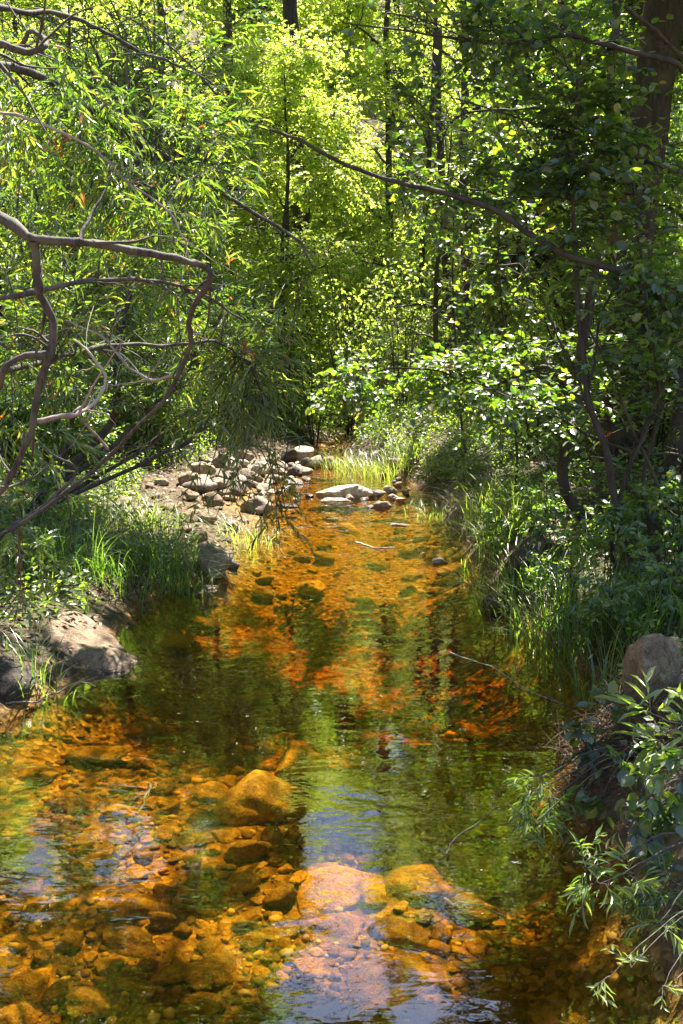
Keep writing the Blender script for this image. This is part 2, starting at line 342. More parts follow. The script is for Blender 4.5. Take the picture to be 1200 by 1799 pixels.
def bedmat(name, stops, sc):
    m, nt, out = newmat(name)
    oi = nt.nodes.new('ShaderNodeObjectInfo'); n = noise(nt, sc, 9, .7, dist=.5); n2 = noise(nt, sc*9, 4, .7)
    c = ramp(nt, stops, n)
    hv = nt.nodes.new('ShaderNodeHueSaturation'); nt.links.new(c, hv.inputs['Color'])
    mr = nt.nodes.new('ShaderNodeMapRange'); mr.inputs[3].default_value = .45; mr.inputs[4].default_value = 1.2; nt.links.new(oi.outputs['Random'], mr.inputs[0]); nt.links.new(mr.outputs[0], hv.inputs['Value'])
    c = mix(nt, hv.outputs[0], ramp(nt, [(.36,(.35,.3,.25)),(.52,(1,1,1))], n2), .7, 'MULTIPLY')
    n5 = noise(nt, 5, 7, .75, 'World', dist=.6); c = mix(nt, c, (.07,.045,.018), ramp(nt, [(.5,(0,0,0)),(.62,(.45,.45,.45))], n5))
    pbsdf(nt, out, c, .7, .3, bump(nt, n2, .9, .008, bump(nt, n, 1.0, .06))); return m
M['bedrock'] = bedmat('stained_cobble', [(.28,(.24,.10,.02)),(.5,(.64,.34,.045)),(.72,(.88,.55,.10))], 10)

def pebmat():
    m, nt, out = newmat('stained_gravel'); a = attr(nt)
    c = ramp(nt, [(0,(.08,.04,.015)),(.5,(.28,.16,.05)),(.85,(.5,.32,.1)),(1,(.66,.5,.25))], a)
    pbsdf(nt, out, c, .75, .3, bump(nt, noise(nt, 120, 3, .7), .5, .003)); return m
M['pebble'] = pebmat()
def groundmat():
    m, nt, out = newmat('forest_floor_and_gravel')
    n = noise(nt, 1.3, 8, .65, 'World'); n2 = noise(nt, 28, 6, .7, 'World'); n3 = noise(nt, .35, 4, .6, 'World')
    dirt = ramp(nt, [(.3,(.045,.028,.018)),(.5,(.11,.075,.05)),(.7,(.22,.16,.115))], n2)
    dirt = mix(nt, dirt, (.05,.075,.025), ramp(nt, [(.46,(0,0,0)),(.6,(.7,.7,.7))], n))
    dirt = mix(nt, dirt, (.36,.27,.225), ramp(nt, [(.5,(0,0,0)),(.62,(.8,.8,.8))], n3))
    v = voro(nt, 38); v2 = voro(nt, 13)
    bed = ramp(nt, [(0,(.07,.035,.01)),(.5,(.24,.13,.035)),(1,(.5,.31,.09))], v.outputs['Color'])
    bed = mix(nt, bed, (.4,.36,.3), ramp(nt, [(.05,(0,0,0)),(.5,(.5,.5,.5))], v.outputs['Distance']), 'MULTIPLY') if False else mix(nt, bed, ramp(nt, [(.3,(.25,.2,.15)),(.55,(1,1,1))], n2), .8, 'MULTIPLY')
    g = nt.nodes.new('ShaderNodeNewGeometry'); sx = nt.nodes.new('ShaderNodeSeparateXYZ'); nt.links.new(g.outputs['Position'], sx.inputs[0])
    mr = nt.nodes.new('ShaderNodeMapRange'); mr.inputs[1].default_value = .05; mr.inputs[2].default_value = -.01; nt.links.new(sx.outputs[2], mr.inputs[0])
    c = mix(nt, dirt, bed, mr.outputs[0])
    b = bump(nt, v.outputs['Distance'], .8, .012, bump(nt, n2, .8, .03))
    pbsdf(nt, out, c, .9, .25, b); return m
M['ground'] = groundmat()
def watermat():
    m, nt, out = newmat('tea_coloured_water')
    a = noise(nt, 1.0, 3, .5, 'World', (3.2, 7.5, 1), .6); b = noise(nt, 1.0, 2, .5, 'World', (14, 30, 1), .3); c = noise(nt, 1.0, 2, .5, 'World', (1.0, 1.6, 1))
    amp = nt.nodes.new('ShaderNodeMapRange'); amp.inputs[1].default_value = .35; amp.inputs[2].default_value = .7; amp.inputs[3].default_value = .45; amp.inputs[4].default_value = 1.3; nt.links.new(c, amp.inputs[0])
    gp_ = nt.nodes.new('ShaderNodeNewGeometry'); sy = nt.nodes.new('ShaderNodeSeparateXYZ'); nt.links.new(gp_.outputs['Position'], sy.inputs[0])
    rf = nt.nodes.new('ShaderNodeMapRange'); rf.inputs[1].default_value = 5.0; rf.inputs[2].default_value = 7.5; rf.inputs[3].default_value = 1; rf.inputs[4].default_value = 5.5; nt.links.new(sy.outputs[1], rf.inputs[0])
    am = nt.nodes.new('ShaderNodeMath'); am.operation = 'MULTIPLY'; nt.links.new(amp.outputs[0], am.inputs[0]); nt.links.new(rf.outputs[0], am.inputs[1])
    dm = nt.nodes.new('ShaderNodeMath'); dm.operation = 'MULTIPLY'; dm.inputs[1].default_value = .0036; nt.links.new(am.outputs[0], dm.inputs[0])
    b1 = nt.nodes.new('ShaderNodeBump'); b1.inputs['Strength'].default_value = 1; nt.links.new(dm.outputs[0], b1.inputs['Distance']); nt.links.new(a, b1.inputs['Height'])
    nrmo = bump(nt, b, .5, .0009, b1.outputs[0])
    bl = nt.nodes.new('ShaderNodeMapRange'); bl.inputs[1].default_value = 5.2; bl.inputs[2].default_value = 7.0; nt.links.new(sy.outputs[1], bl.inputs[0])
    vm = nt.nodes.new('ShaderNodeMix'); vm.data_type = 'VECTOR'; nt.links.new(bl.outputs[0], vm.inputs[0]); nt.links.new(gp_.outputs['Normal'], vm.inputs[4]); nt.links.new(nrmo, vm.inputs[5])
    dt = nt.nodes.new('ShaderNodeVectorMath'); dt.operation = 'DOT_PRODUCT'; nt.links.new(gp_.outputs['Incoming'], dt.inputs[0]); nt.links.new(vm.outputs[1], dt.inputs[1])
    def mt(op, a, b):
        q = nt.nodes.new('ShaderNodeMath'); q.operation = op; q.use_clamp = op in ('SUBTRACT',)
        for k_, v_ in enumerate((a, b)):
            if isinstance(v_, (int, float)): q.inputs[k_].default_value = v_
            elif v_ is not None: nt.links.new(v_, q.inputs[k_])
        return q.outputs[0]
    F0 = .21                                                   # Schlick reflectance, the same from both sides
    sch = mt('ADD', mt('MULTIPLY', mt('POWER', mt('SUBTRACT', 1.0, mt('ABSOLUTE', dt.outputs['Value'], None)), 4.6), 1-F0), F0)
    gl = nt.nodes.new('ShaderNodeBsdfGlossy'); gl.inputs['Roughness'].default_value = .015; nt.links.new(nrmo, gl.inputs['Normal'])
    tr = nt.nodes.new('ShaderNodeBsdfTransparent')
    mx = nt.nodes.new('ShaderNodeMixShader'); nt.links.new(sch, mx.inputs[0]); nt.links.new(tr.outputs[0], mx.inputs[1]); nt.links.new(gl.outputs[0], mx.inputs[2])
    nt.links.new(mx.outputs[0], out.inputs[0])
    va = nt.nodes.new('ShaderNodeVolumeAbsorption'); va.inputs['Color'].default_value = (.955,.80,.01,1); va.inputs['Density'].default_value = 6.0
    nt.links.new(va.outputs[0], out.inputs['Volume']); return m
M['water'] = watermat()

# ------------------------------------------------------------ ground + water
def spaced(lo, hi, f0, f1, step, g=1.09):
    xs = list(np.arange(f0, f1, step)); s = step; x = xs[-1]
    while x < hi: s *= g; x += s; xs.append(x)
    s = step; x = xs[0]; a = []
    while x > lo: s *= g; x -= s; a.append(x)
    return np.array(a[::-1]+xs)
xs = spaced(-150, 150, -3.6, 3.6, .035); ys = spaced(-60, 220, 1.2, 12.8, .04, 1.08)
X, Y = np.meshgrid(xs, ys); Z = gh(X, Y); nx, ny = len(xs), len(ys)
I = np.arange(nx*ny).reshape(ny, nx)
go = link('ground', mesh('ground', np.stack([X, Y, Z], -1), quads=np.stack([I[:-1, :-1], I[:-1, 1:], I[1:, 1:], I[1:, :-1]], -1).reshape(-1, 4)), M['ground'])
go['kind'] = 'structure'
# water: a closed slab whose sides and floor lie inside the ground
wx0, wx1, wy0, wy1, wb = -3.4, 3.0, -6.0, 12.35, -.9
wv = [(wx0,wy0,wb),(wx1,wy0,wb),(wx1,wy1,wb),(wx0,wy1,wb),(wx0,wy0,0),(wx1,wy0,0),(wx1,wy1,0),(wx0,wy1,0)]
wo = link('water', mesh('water', wv, quads=[(0,3,2,1),(4,5,6,7),(0,1,5,4),(1,2,6,5),(2,3,7,6),(3,0,4,7)], smooth=False), M['water'])
wo['kind'] = 'structure'

# ------------------------------------------------------------ rocks
_ico = {}
def ico(sub):
    if sub in _ico: return _ico[sub]
    import bmesh
    bm = bmesh.new(); bmesh.ops.create_icosphere(bm, subdivisions=sub, radius=1)
    v = np.array([x.co[:] for x in bm.verts]); f = np.array([[q.index for q in p.verts] for p in bm.faces]); bm.free()
    _ico[sub] = (v, f); return v, f
def rockverts(sub, ang=.5, seed=None):
    r = np.random.default_rng(seed if seed is not None else rng.integers(1e9)); v, f = ico(sub)
    n = 14; pn = nrm(r.normal(size=(n, 3))); pd = r.uniform(.62, 1.0, n)
    q = (v@pn.T)/pd[None]; k = 5+ang*22
    rad = 1/(np.log(np.sum(np.exp(k*q), 1))/k)
    rad = np.clip(rad, .5, 1.35)
    for sc, am in ((1.3, .10), (3, .045), (7, .02), (15, .009)):
        a = r.normal(size=(5, 3))*sc; ph = r.uniform(0, 6.28, 5)
        rad = rad*(1+am*np.sin(v@a.T+ph+1.5*np.sin(v[:, [1, 2, 0]]@a.T*.7+ph)).sum(1)/2)
    V = v*rad[:, None]; return V/np.abs(V).max(0), f
def rock(p, r3, mat, label, cat='rock', group=None, sub=4, ang=.5, rot=None, tilt=0.0, name='rock', seed=None):
    V, f = rockverts(sub, ang, seed); V = V*np.asarray(r3)
    a = rng.uniform(0, 6.28) if rot is None else rot; ct, s_ = math.cos(tilt), math.sin(tilt)
    V = V@np.array([[ct, 0, s_], [0, 1, 0], [-s_, 0, ct]]).T
    V = V@np.array([[math.cos(a), -math.sin(a), 0], [math.sin(a), math.cos(a), 0], [0, 0, 1]]).T
    o = link(name, mesh(name, V, tris=f), mat, None, tuple(p)); tag(o, label, cat, group); return o
spots = []
def dist(p): return np.linalg.norm(np.asarray(p)-CAM)
def under(px, py, w, label, ar=.8, hr=.5, top=None, ang=.45, rot=0.0, group=None, mat='bedrock', seed=None, name='submerged_stone'):
    p = W(px, py, -.13); r = w/2*dist(p)/F; g = g1(p[0], p[1]); rz = r*hr
    z = g+rz*.45
    if top is not None: rz = r*hr*.95; z = max(top-rz, g-.0) if top-rz < g+rz*.7 else g+rz*.55
    lim = -.014 if py < 1060 else (-.045 if w == 190 and px < 500 else (-.125 if w > 95 else -.08))
    if z+rz > lim: z = lim-rz
    spots.append((p[0], p[1], r)); return rock((p[0], p[1], z), (r, r*ar, rz), M[mat], label, 'stone', group, 4 if w > 60 else 3, ang, rot, name=name, seed=seed)
def dry(px, py, w, h, label, ar=.9, ang=.6, rot=0.0, mat='rock', group=None, z=None, sub=4, cat='rock', tilt=0., seed=None, name='rock'):
    """px,py: where its foot meets ground or water in the photo; w,h: pixel size"""
    p = G(px, py); t = dist(p)/F; r = w/2*t; hh = h*t/math.cos(.2)
    y = p[1]+r*ar*.7; gz = max(g1(p[0], y), 0 if z is None else z) if z is None else z
    rz = hh*.62; spots.append((p[0], y, r))
    return rock((p[0], y, gz+hh-rz), (r, r*ar, rz), M[mat], label, cat, group, sub, ang, rot, tilt, name, seed)

# hand placed stones under the water (photo pixels)
UND = [
 (462,1398,190,'biggest amber dome-shaped stone under the water in midstream',.85,.6,-.02,0),
 (215,1415,88,'long flat amber stone left of the big dome stone, under water',.6,.4,None,.1),
 (365,1378,66,'amber stone touching the left side of the big dome stone',.8,.6,-.03,.3),
 (300,1405,50,'narrow amber stone between the long flat stone and the dome stone',.5,.5,None,.2),
 (372,1330,42,'small bright amber stone just behind the big dome stone',.7,.5,-.02,0),
 (170,1312,120,'wide sandy yellow stone near the left shore under shallow water',.6,.3,-.02,0),
 (60,1345,110,'flat ochre stone at the left edge of the photo under shallow water',.6,.3,-.03,0),
 (285,1368,56,'small ochre stone left of the dome stone in shallow water',.6,.4,-.03,0),
 (130,1400,80,'brown stone under the water below the sandy yellow stone',.6,.4,None,0),
 (525,1318,130,'reddish orange stone behind the dome stone on its right',.8,.4,-.06,-.4),
 (435,1485,86,'amber stone in front of the dome stone, leaning left',.6,.6,-.05,.4),
 (475,1462,56,'narrow orange stone standing in front of the dome stone',.5,.7,-.05,.9),
 (600,1545,150,'broad bright orange stone with sky glare across it, bottom centre',.9,.4,-.04,.1),
 (735,1525,170,'broad orange stone right of the sky glare',.8,.4,-.05,-.2),
 (812,1568,130,'reddish stone with a pointed right end beside dead twigs under water',.6,.4,-.07,-.3),
 (642,1500,44,'small round orange stone between the two broad orange stones',.9,.6,-.03,0),
 (495,1562,66,'orange stone shaped like a tooth, left of the broad bright stone',.8,.7,-.03,.4),
 (425,1545,70,'dark flat topped stone left of the tooth shaped stone',.7,.6,-.05,.1),
 (440,1600,62,'pale yellow oval stone in the sunlit gravel',.7,.5,-.05,.05),
 (585,1612,104,'rounded orange stone half under the blue sky glare',.8,.5,-.04,-.1),
 (655,1568,52,'small reddish stone touching the broad bright orange stone',.8,.5,-.06,0),
 (690,1622,120,'brown orange stone under the water below the broad stones',.6,.45,-.06,-.1),
 (285,1606,54,'dark reddish rounded stone among the shaded stones, lower left',.8,.7,-.05,0),
 (232,1636,104,'long smooth tan stone with a shadow below it, lower left',.55,.45,-.04,-.15),
 (228,1585,110,'flat reddish stone behind the long smooth tan stone',.5,.4,-.06,0),
 (122,1645,54,'knobbly brown stone left of the long smooth tan stone',.8,.6,-.05,.6),
 (44,1708,112,'large bright yellow stone with a notch, bottom left corner',.85,.7,-.015,.3),
 (20,1775,96,'sunlit yellow stone in front of the notched one, bottom left corner',.9,.6,-.03,.8),
 (150,1752,82,'dark brown rounded stone right of the bottom left corner stones',.8,.6,-.05,0),
 (102,1728,56,'brown stone wedged behind the dark rounded stone, lower left',.8,.6,-.05,.5),
 (365,1694,104,'brown angular stone with one sunlit edge on the gravel',.8,.45,-.06,.5),
 (448,1640,50,'small round orange stone on the sunlit gravel patch',.9,.6,-.06,0),
 (545,1600,60,'reddish brown stone beside the sunlit gravel patch',.8,.5,-.06,.2),
 (690,1692,190,'wide bright yellow stone under the water, right of the blue glare',.7,.4,-.035,.15),
 (300,1700,64,'dim amber stone left of the angular stone',.7,.5,-.06,0),
 (360,1752,90,'dark stone in the shade below the angular stone',.7,.5,None,0),
 (330,1802,110,'dark olive stone cut by the bottom edge of the photo',.7,.5,None,0),
 (222,1798,66,'amber stone at the bottom edge left of the olive stone',.7,.5,-.05,0),
 (655,1795,150,'rust brown stone at the bottom edge, right of the blue glare',.7,.5,-.05,-.1),
 (778,1796,90,'pebbly orange stone at the bottom edge near the middle',.7,.5,-.05,0),
 (870,1745,160,'shaded brown stone in the deep water, lower right',.7,.5,-.08,0),
 (965,1775,110,'shaded reddish stone beside the upright orange one, lower right',.7,.5,-.08,0),
 (1012,1790,52,'upright orange stone in the lower right shade',.7,.9,-.04,0),
 (505,1745,90,'dark stone left of the blue sky glare at the bottom',.7,.5,-.1,0),
 (850,1490,90,'reddish stone in dark water right of the broad orange stone',.6,.4,-.08,0),
 (805,1470,70,'small orange stone behind the broad orange stone',.6,.4,-.06,0),
 (830,1215,80,'lone orange stone in the dark green reflection, right of centre',.5,.4,-.02,0),
 (850,1240,60,'dull reddish stone just below the lone orange stone',.5,.4,-.04,0),
 (700,1308,50,'small brown stone under the green reflection behind the blue glints',.5,.4,-.06,0),
 (450,1148,80,'dim reddish stone in the dark water, left of midstream',.5,.3,-.05,0),
 (285,1110,130,'olive stone slab running into the water from the grey boulder',.6,.3,-.01,-.5),
 (350,1085,90,'orange streaked stone in the shallows right of the grey boulder',.5,.3,-.02,0),
 (650,1050,70,'flat orange stone just under the far bright riffle',.5,.3,-.01,0),
 (250,1252,110,'brown stone in dark water off the left shore',.5,.3,-.05,0),
 (430,1300,60,'orange stone behind the dome stone on its left',.5,.3,-.03,0),
]
for k, (px, py, w, lb, ar, hr, top, rot) in enumerate(UND): under(px, py, w, lb, ar, hr, top, .7 if k % 3 else 1.3, rot, seed=100+k)
# filler cobbles under water
def free(x, y, r, f=.75):
    return all((x-a)**2+(y-b)**2 > ((r+c)*f)**2 for a, b, c in spots)
zones = [((0,1290,420,1430), 55, (14,44), 'small amber cobble in the sunlit shallows by the left shore', 'cobbles in the left shallows'),
         ((0,1440,420,1790), 95, (18,52), 'small brown cobble on the shaded stream bed, lower left', 'cobbles on the lower left bed'),
         ((430,1440,880,1790), 95, (18,54), 'small orange cobble between the big submerged stones, bottom centre', 'cobbles of the near stream bed'),
         ((420,900,800,1060), 35, (22,60), 'flat ochre cobble under the bright far riffle', 'cobbles of the far riffle'),
         ((330,1060,860,1260), 15, (24,60), 'dim rust coloured cobble under the green reflections', 'cobbles of the deep pool')]
for (x0, y0, x1, y1), n, (wa, wb_), lb, gr in zones:
    k = tries = 0
    while k < n and tries < 2000:
        tries += 1; px, py = rng.uniform(x0, x1), rng.uniform(y0, y1); p = W(px, py, -.13); w = rng.uniform(wa, wb_); r = w/2*dist(p)/F
        if g1(p[0], p[1]) > -.03 or not free(p[0], p[1], r, .8): continue
        under(px, py, w, lb, rng.uniform(.6, 1), rng.uniform(.4, .6), None if (y0 > 1060 or y0 < 1) else rng.uniform(-.05, -.006), rng.uniform(.2, 1), rng.uniform(0, 3), gr, name='submerged_cobble'); k += 1

# dry boulders and bank stones
dry(95,1172,240,98,'large grey boulder with a smooth sloping face at the water, left bank',1.3,.7,.3,'brown',z=-.12,sub=6,tilt=.42,seed=43,name='boulder',cat='boulder')
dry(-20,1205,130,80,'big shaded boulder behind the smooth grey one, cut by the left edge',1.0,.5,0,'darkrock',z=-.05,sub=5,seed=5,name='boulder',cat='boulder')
dry(62,1228,46,18,'small wet stone at the foot of the left boulders',.8,.5,0,z=-.04)
dry(25,1222,44,16,'brown stone at the left edge below the shaded boulder',.8,.5,0,z=-.04)
dry(368,1012,86,70,'angular tan rock with flat facets at the water, left bank',.8,1.3,.4,z=-.03,sub=4,seed=11)
dry(352,1040,92,14,'flat wet purple grey slab in front of the angular tan rock',.8,1.2,.2,z=-.03,seed=13)
dry(400,1000,40,26,'small dark rock on the right of the angular tan rock',.8,1,0,'darkrock',z=-.03)
dry(448,905,64,34,'grey rock with a jagged edge between the cobble bar and the stream',.9,.9,0,z=-.02,seed=17)
dry(610,876,116,38,'largest pale boulder lying across the far end of the stream',.6,.6,-.05,'pale',z=-.05,sub=5,seed=21,name='boulder',cat='boulder')
dry(655,874,50,22,'pale rock leaning on the right end of the largest far boulder',.7,.7,0,'pale',z=-.03)
dry(670,893,38,20,'tan rock with a dark wet front, right of the largest far boulder',.8,.8,0,z=-.03,seed=23)
dry(588,882,70,10,'thin pale slab in the water below the largest far boulder',.5,.6,0,'pale',z=-.03)
dry(613,878,20,13,'small white stone before the largest far boulder',.8,.5,0,'pale',z=-.02,sub=3)
dry(641,880,18,9,'little white stone left of the tan rock with the wet front',.8,.5,0,'pale',z=-.02,sub=3)
dry(691,880,22,14,'white rounded stone on the right shore behind the tan rock',.8,.5,0,'pale',z=-.01,sub=3)
dry(683,868,32,15,'pale rock against the bright grass on the far right shore',.8,.5,0,'pale',sub=3)
dry(704,884,20,10,'small pale stone at the far right shoreline under white leaves',.8,.5,0,'pale',z=0,sub=3)
dry(652,893,16,7,'tiny pale stone in the water left of the tan rock',.8,.5,0,'pale',z=-.01,sub=3)
dry(545,874,20,10,'small dark stone left of the largest far boulder',.8,.5,0,'darkrock',z=-.02,sub=3)
dry(769,994,36,17,'lone white stone poking out of the water near the right bank',.8,.7,0,'pale',z=-.015,sub=4)
dry(702,925,42,6,'flat white stone barely above water in the far riffle',.6,.5,0,'pale',z=-.01,sub=3)
dry(352,840,52,25,'tan rounded rock at the left end of the far rock pile',.8,.5,0,sub=4)
dry(405,838,40,33,'tall rounded tan rock in the far rock pile',.8,.5,.3)
dry(425,850,46,22,'grey rock in front of the tall rounded one in the far pile',.8,.5,0)
dry(458,838,38,24,'pale rounded rock in the middle of the far pile',.8,.6,0,'pale')
dry(489,838,34,20,'brown rock at the water at the right of the far pile',.8,.6,0)
dry(519,836,30,17,'small dark rock right of the brown one, far pile',.8,.6,0,'darkrock')
dry(425,814,44,20,'long tan rock at the back of the far rock pile',.8,.6,0)
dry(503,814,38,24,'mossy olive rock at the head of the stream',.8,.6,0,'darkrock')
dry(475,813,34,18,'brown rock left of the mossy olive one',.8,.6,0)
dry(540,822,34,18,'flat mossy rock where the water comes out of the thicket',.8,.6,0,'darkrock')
dry(556,822,44,24,'pale brown rock at the very head of the water, centre',.8,.7,.2,'rock')
dry(528,812,46,26,'tan rock wedged behind the mossy ones at the stream head',.8,.7,.5,'pale')
dry(580,822,40,20,'tan rock half hidden by bright grass at the stream head',.8,.7,0,'rock')
dry(387,822,30,24,'narrow tan rock behind the rounded ones, far pile',.8,.8,0)
dry(350,868,64,22,'broad pale rock on the cobble bar',.8,.5,0,'pale')
dry(392,864,50,20,'tan rock on the cobble bar below the far pile',.8,.5,0)
dry(445,858,34,13,'flat brown rock at the water below the far pile',.8,.5,0)
dry(540,846,22,10,'small brown rock standing in the far water',.8,.5,0,z=-.01,sub=3)
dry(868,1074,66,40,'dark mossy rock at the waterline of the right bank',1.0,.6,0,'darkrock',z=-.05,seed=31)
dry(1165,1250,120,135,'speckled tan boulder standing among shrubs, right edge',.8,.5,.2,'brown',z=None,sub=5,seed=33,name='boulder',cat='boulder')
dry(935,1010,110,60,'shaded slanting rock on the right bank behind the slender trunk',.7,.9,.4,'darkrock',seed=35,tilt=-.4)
dry(1130,1292,70,26,'low grey rock below the speckled boulder on the right bank',.8,.7,0)
dry(1185,1230,70,40,'brown rock cut by the right edge under the speckled boulder',.8,.7,0)
dry(508,893,40,9,'dark wet stone with twigs caught on it in the far water',.6,.8,0,'darkrock',z=-.01,sub=3)
k = tries = 0
while k < 55 and tries < 3000:
    tries += 1; px, py = rng.uniform(165, 480), rng.uniform(842, 965)
    p = G(px, py); w = rng.uniform(12, 42); r = w/2*dist(p)/F
    if p[2] < .012 or p[0] > np.interp(p[1], LY, LX) or not free(p[0], p[1]+r*.5, r, .85): continue
    dry(px, py, w, w*rng.uniform(.35, .6), 'grey cobble of the dry bar between the left bank and the stream', rng.uniform(.7, 1), rng.uniform(.3, .9), rng.uniform(0, 3), 'brown' if k % 3 else 'rock', 'cobbles of the dry bar', sub=3, cat='cobble', name='cobble'); k += 1
k = tries = 0
while k < 55 and tries < 2000:
    tries += 1; px, py = rng.uniform(330, 720), rng.uniform(808, 900); p = W(px, py, 0); w = rng.uniform(8, 30); r = w/2*dist(p)/F
    if g1(p[0], p[1]) < -.09 or not free(p[0], p[1], r, .8): continue
    dry(px, py, w, w*.5, 'small pale stone at the edge of the far shallows', .8, .5, rng.uniform(0, 3), 'pale' if k % 2 else 'rock', 'small stones round the far shallows', sub=3, cat='stone', name='small_stone'); k += 1

k = tries = 0
while k < 26 and tries < 2000:
    tries += 1; px, py = rng.uniform(325, 560), rng.uniform(812, 872); p = G(px, py); w = rng.uniform(18, 42); r = w/2*dist(p)/F
    if g1(p[0], p[1]) < -.10 or not free(p[0], p[1]+r*.6, r, .75): continue
    dry(px, py, w, w*rng.uniform(.4, .6), 'sunlit tan rock among others in the pile at the head of the stream', .8, rng.uniform(.5, .9), rng.uniform(0, 3), 'pale' if k % 3 else 'rock', 'rocks piled at the head of the stream', sub=3, z=max(g1(p[0], p[1]+r*.5), -.03)); k += 1
# gravel on the stream bed: uncountable
g = Geo(); pv, pf = ico(1); n = 11000
gx = rng.uniform(-2.6, 1.6, n*3); gy = 1.4+rng.random(n*3)**1.5*9.8; gz = gh(gx, gy)
okm = (gz < .0) & (snoise(gx, gy, .5, 77)+rng.normal(size=len(gx))*.25 > -.25); gx, gy, gz = gx[okm][:n], gy[okm][:n], gz[okm][:n]; n = len(gx)
s = .004+.022*rng.random(n)**4; sc = s[:, None]*rng.uniform(.6, 1.2, (n, 3)); sc[:, 2] *= .6
jit = 1+.09*rng.normal(size=(n, len(pv), 1)); th = rng.uniform(0, 6.28, n); V = pv[None]*sc[:, None]*jit
V = np.stack([V[..., 0]*np.cos(th)[:, None]-V[..., 1]*np.sin(th)[:, None], V[..., 0]*np.sin(th)[:, None]+V[..., 1]*np.cos(th)[:, None], V[..., 2]], -1)+np.stack([gx, gy, gz+s*.2], -1)[:, None]
g.add(V, T=((np.arange(n)*len(pv))[:, None, None]+pf[None]), A=np.repeat(rng.random(n), len(pv)))
tag(g.build('gravel', M['pebble']), 'fine amber gravel covering the stream bed between the stones', 'gravel', kind='stuff')

# ------------------------------------------------------------ trees
def tpath(base, pts, r0, r1, n=26, wob=.02):
    """base xyz then list of pixel points (px,py,depthY)"""
    P = [tuple(base)]+[tuple(D(*q)) for q in pts]; m = len(P)
    return crv([(*P[i], r0+(r1-r0)*i/(m-1)) for i in range(m)], n, wob)
def tree(name, label, cat, base, trunk, limbs, blobs, leafmat_, barkm, group=None, sides=10, limb_name='branch', knobs=.03, **kw):
    t = thing(name, label, cat, tuple(base), group)
    w = Geo(); limb(w, trunk, sides, knobs); sk = [trunk[int(len(trunk)*.25):]]
    w.build('trunk', barkm, t, base)
    for L in limbs:
        b = Geo(); m_ = barkm
        if isinstance(L, tuple): L, m_ = L
        if len(L) > 24:
            L = L.copy(); kk = rng.integers(4, len(L)-2, 7); L[kk, 3] *= rng.uniform(1.1, 1.35, 7); L[1:-1, :3] += rng.normal(size=(len(L)-2, 3))*L[1:-1, 3:4]*.13
            for q_ in rng.integers(5, len(L)-2, 9):
                s_ = L[q_, :3]; d_ = nrm(nrm(L[q_+1, :3]-L[q_-1, :3])+rng.normal(size=3)*.8)*rng.uniform(.05, .3); limb(b, crv([(*s_, L[q_, 3]*.4+.0005), (*(s_+d_*.5+rng.normal(size=3)*.012), L[q_, 3]*.25+.0005), (*(s_+d_), .0006)], 8, .004), 4)
        limb(b, L, 8, knobs+.03); b.build(limb_name, m_, t, base); sk.append(L)
    sk = np.concatenate(sk); lf = Geo(); tw = Geo()
    if blobs:
        crown(tw, lf, sk, blobs, **kw)
        tw.build('twigs', barkm, t, base); lf.build('crown', leafmat_, t, base, smooth=False)
    return t
def B(px, py, y, rx, ry, rz, n): return (D(px, py, y), (rx, ry, rz), n)
def gp(x, y, dz=-.08): return np.array([x, y, g1(x, y)+dz])
def px2(pts, r0, r1, n=30, wob=.01):
    P = [D(*q) for q in pts]; m = len(P); return crv([(*P[i], r0+(r1-r0)*i/(m-1)) for i in range(m)], n, wob)

# T1 near willow on the left bank (trunk just outside the frame)
b = gp(-2.15, 3.0); tr = crv([(*b, .085), (-2.0, 2.95, .9, .075), (-1.75, 2.9, 1.6, .065), (-1.55, 2.85, 2.1, .05), (-1.5, 3.1, 2.9, .035), (-1.35, 3.5, 3.9, .018)], 30, .02)
L1 = px2([(-230,300,2.85),(-100,350,2.75),(0,385,2.65),(60,424,2.6),(150,430,2.6),(230,441,2.65),(320,458,2.7),(355,468,2.75),(371,490,2.75),(352,525,2.8),(335,560,2.85),(338,600,2.9),(318,650,2.95),(290,700,3.0),(240,752,3.05),(190,803,3.1),(120,862,3.15),(40,918,3.2),(-60,970,3.2),(-150,1010,3.2)], .024, .0105, 90, .006)
L1[:, 3] = np.interp(np.linspace(0, 1, 90), [0, .2, .42, .5, .7, 1], [.0165,.011,.0085,.0085,.006,.007])
L2 = px2([(60,424,2.6),(66,470,2.62),(76,520,2.64),(96,570,2.66),(88,625,2.66),(68,670,2.68),(55,730,2.7),(48,765,2.7),(22,820,2.72),(0,868,2.74),(-60,930,2.76)], .0115, .0075, 50, .006)
L3 = px2([(-60,720,2.7),(-10,690,2.68),(5,650,2.66),(40,627,2.66),(88,625,2.66)], .007, .009, 20, .003)
L4 = px2([(-200,560,3.0),(-60,535,3.3),(60,512,3.4),(180,496,3.5),(300,504,3.7),(380,530,3.9),(430,560,4.0)], .011, .004, 36, .008)
L5 = px2([(58,740,2.72),(100,736,2.75),(140,728,2.8),(170,705,2.85),(186,678,2.88),(180,650,2.9),(155,622,2.92),(128,600,2.95)], .0075, .003, 36, .005)
L6 = px2([(-160,60,2.5),(-60,84,2.45),(0,80,2.4),(40,92,2.4),(70,86,2.4),(78,70,2.42),(62,52,2.44),(50,62,2.5),(40,85,2.55)], .010, .0045, 30, .003)
L7 = px2([(-80,190,3.2),(0,203,3.3),(60,210,3.35),(160,258,3.4),(215,312,3.45),(300,368,3.5),(325,420,3.5),(335,455,3.5)], .0055, .0024, 40, .008)
L8 = px2([(305,660,2.98),(260,662,3.05),(215,640,3.1),(185,600,3.15),(150,575,3.2),(120,560,3.3)], .0045, .002, 26, .006)
L9 = px2([(190,790,3.1),(150,745,3.0),(145,730,2.95)], .0045, .003, 14, .004)
L10 = px2([(-40,980,3.3),(60,900,3.35),(130,832,3.4),(100,800,3.4),(55,780,3.45)], .008, .003, 24, .006)
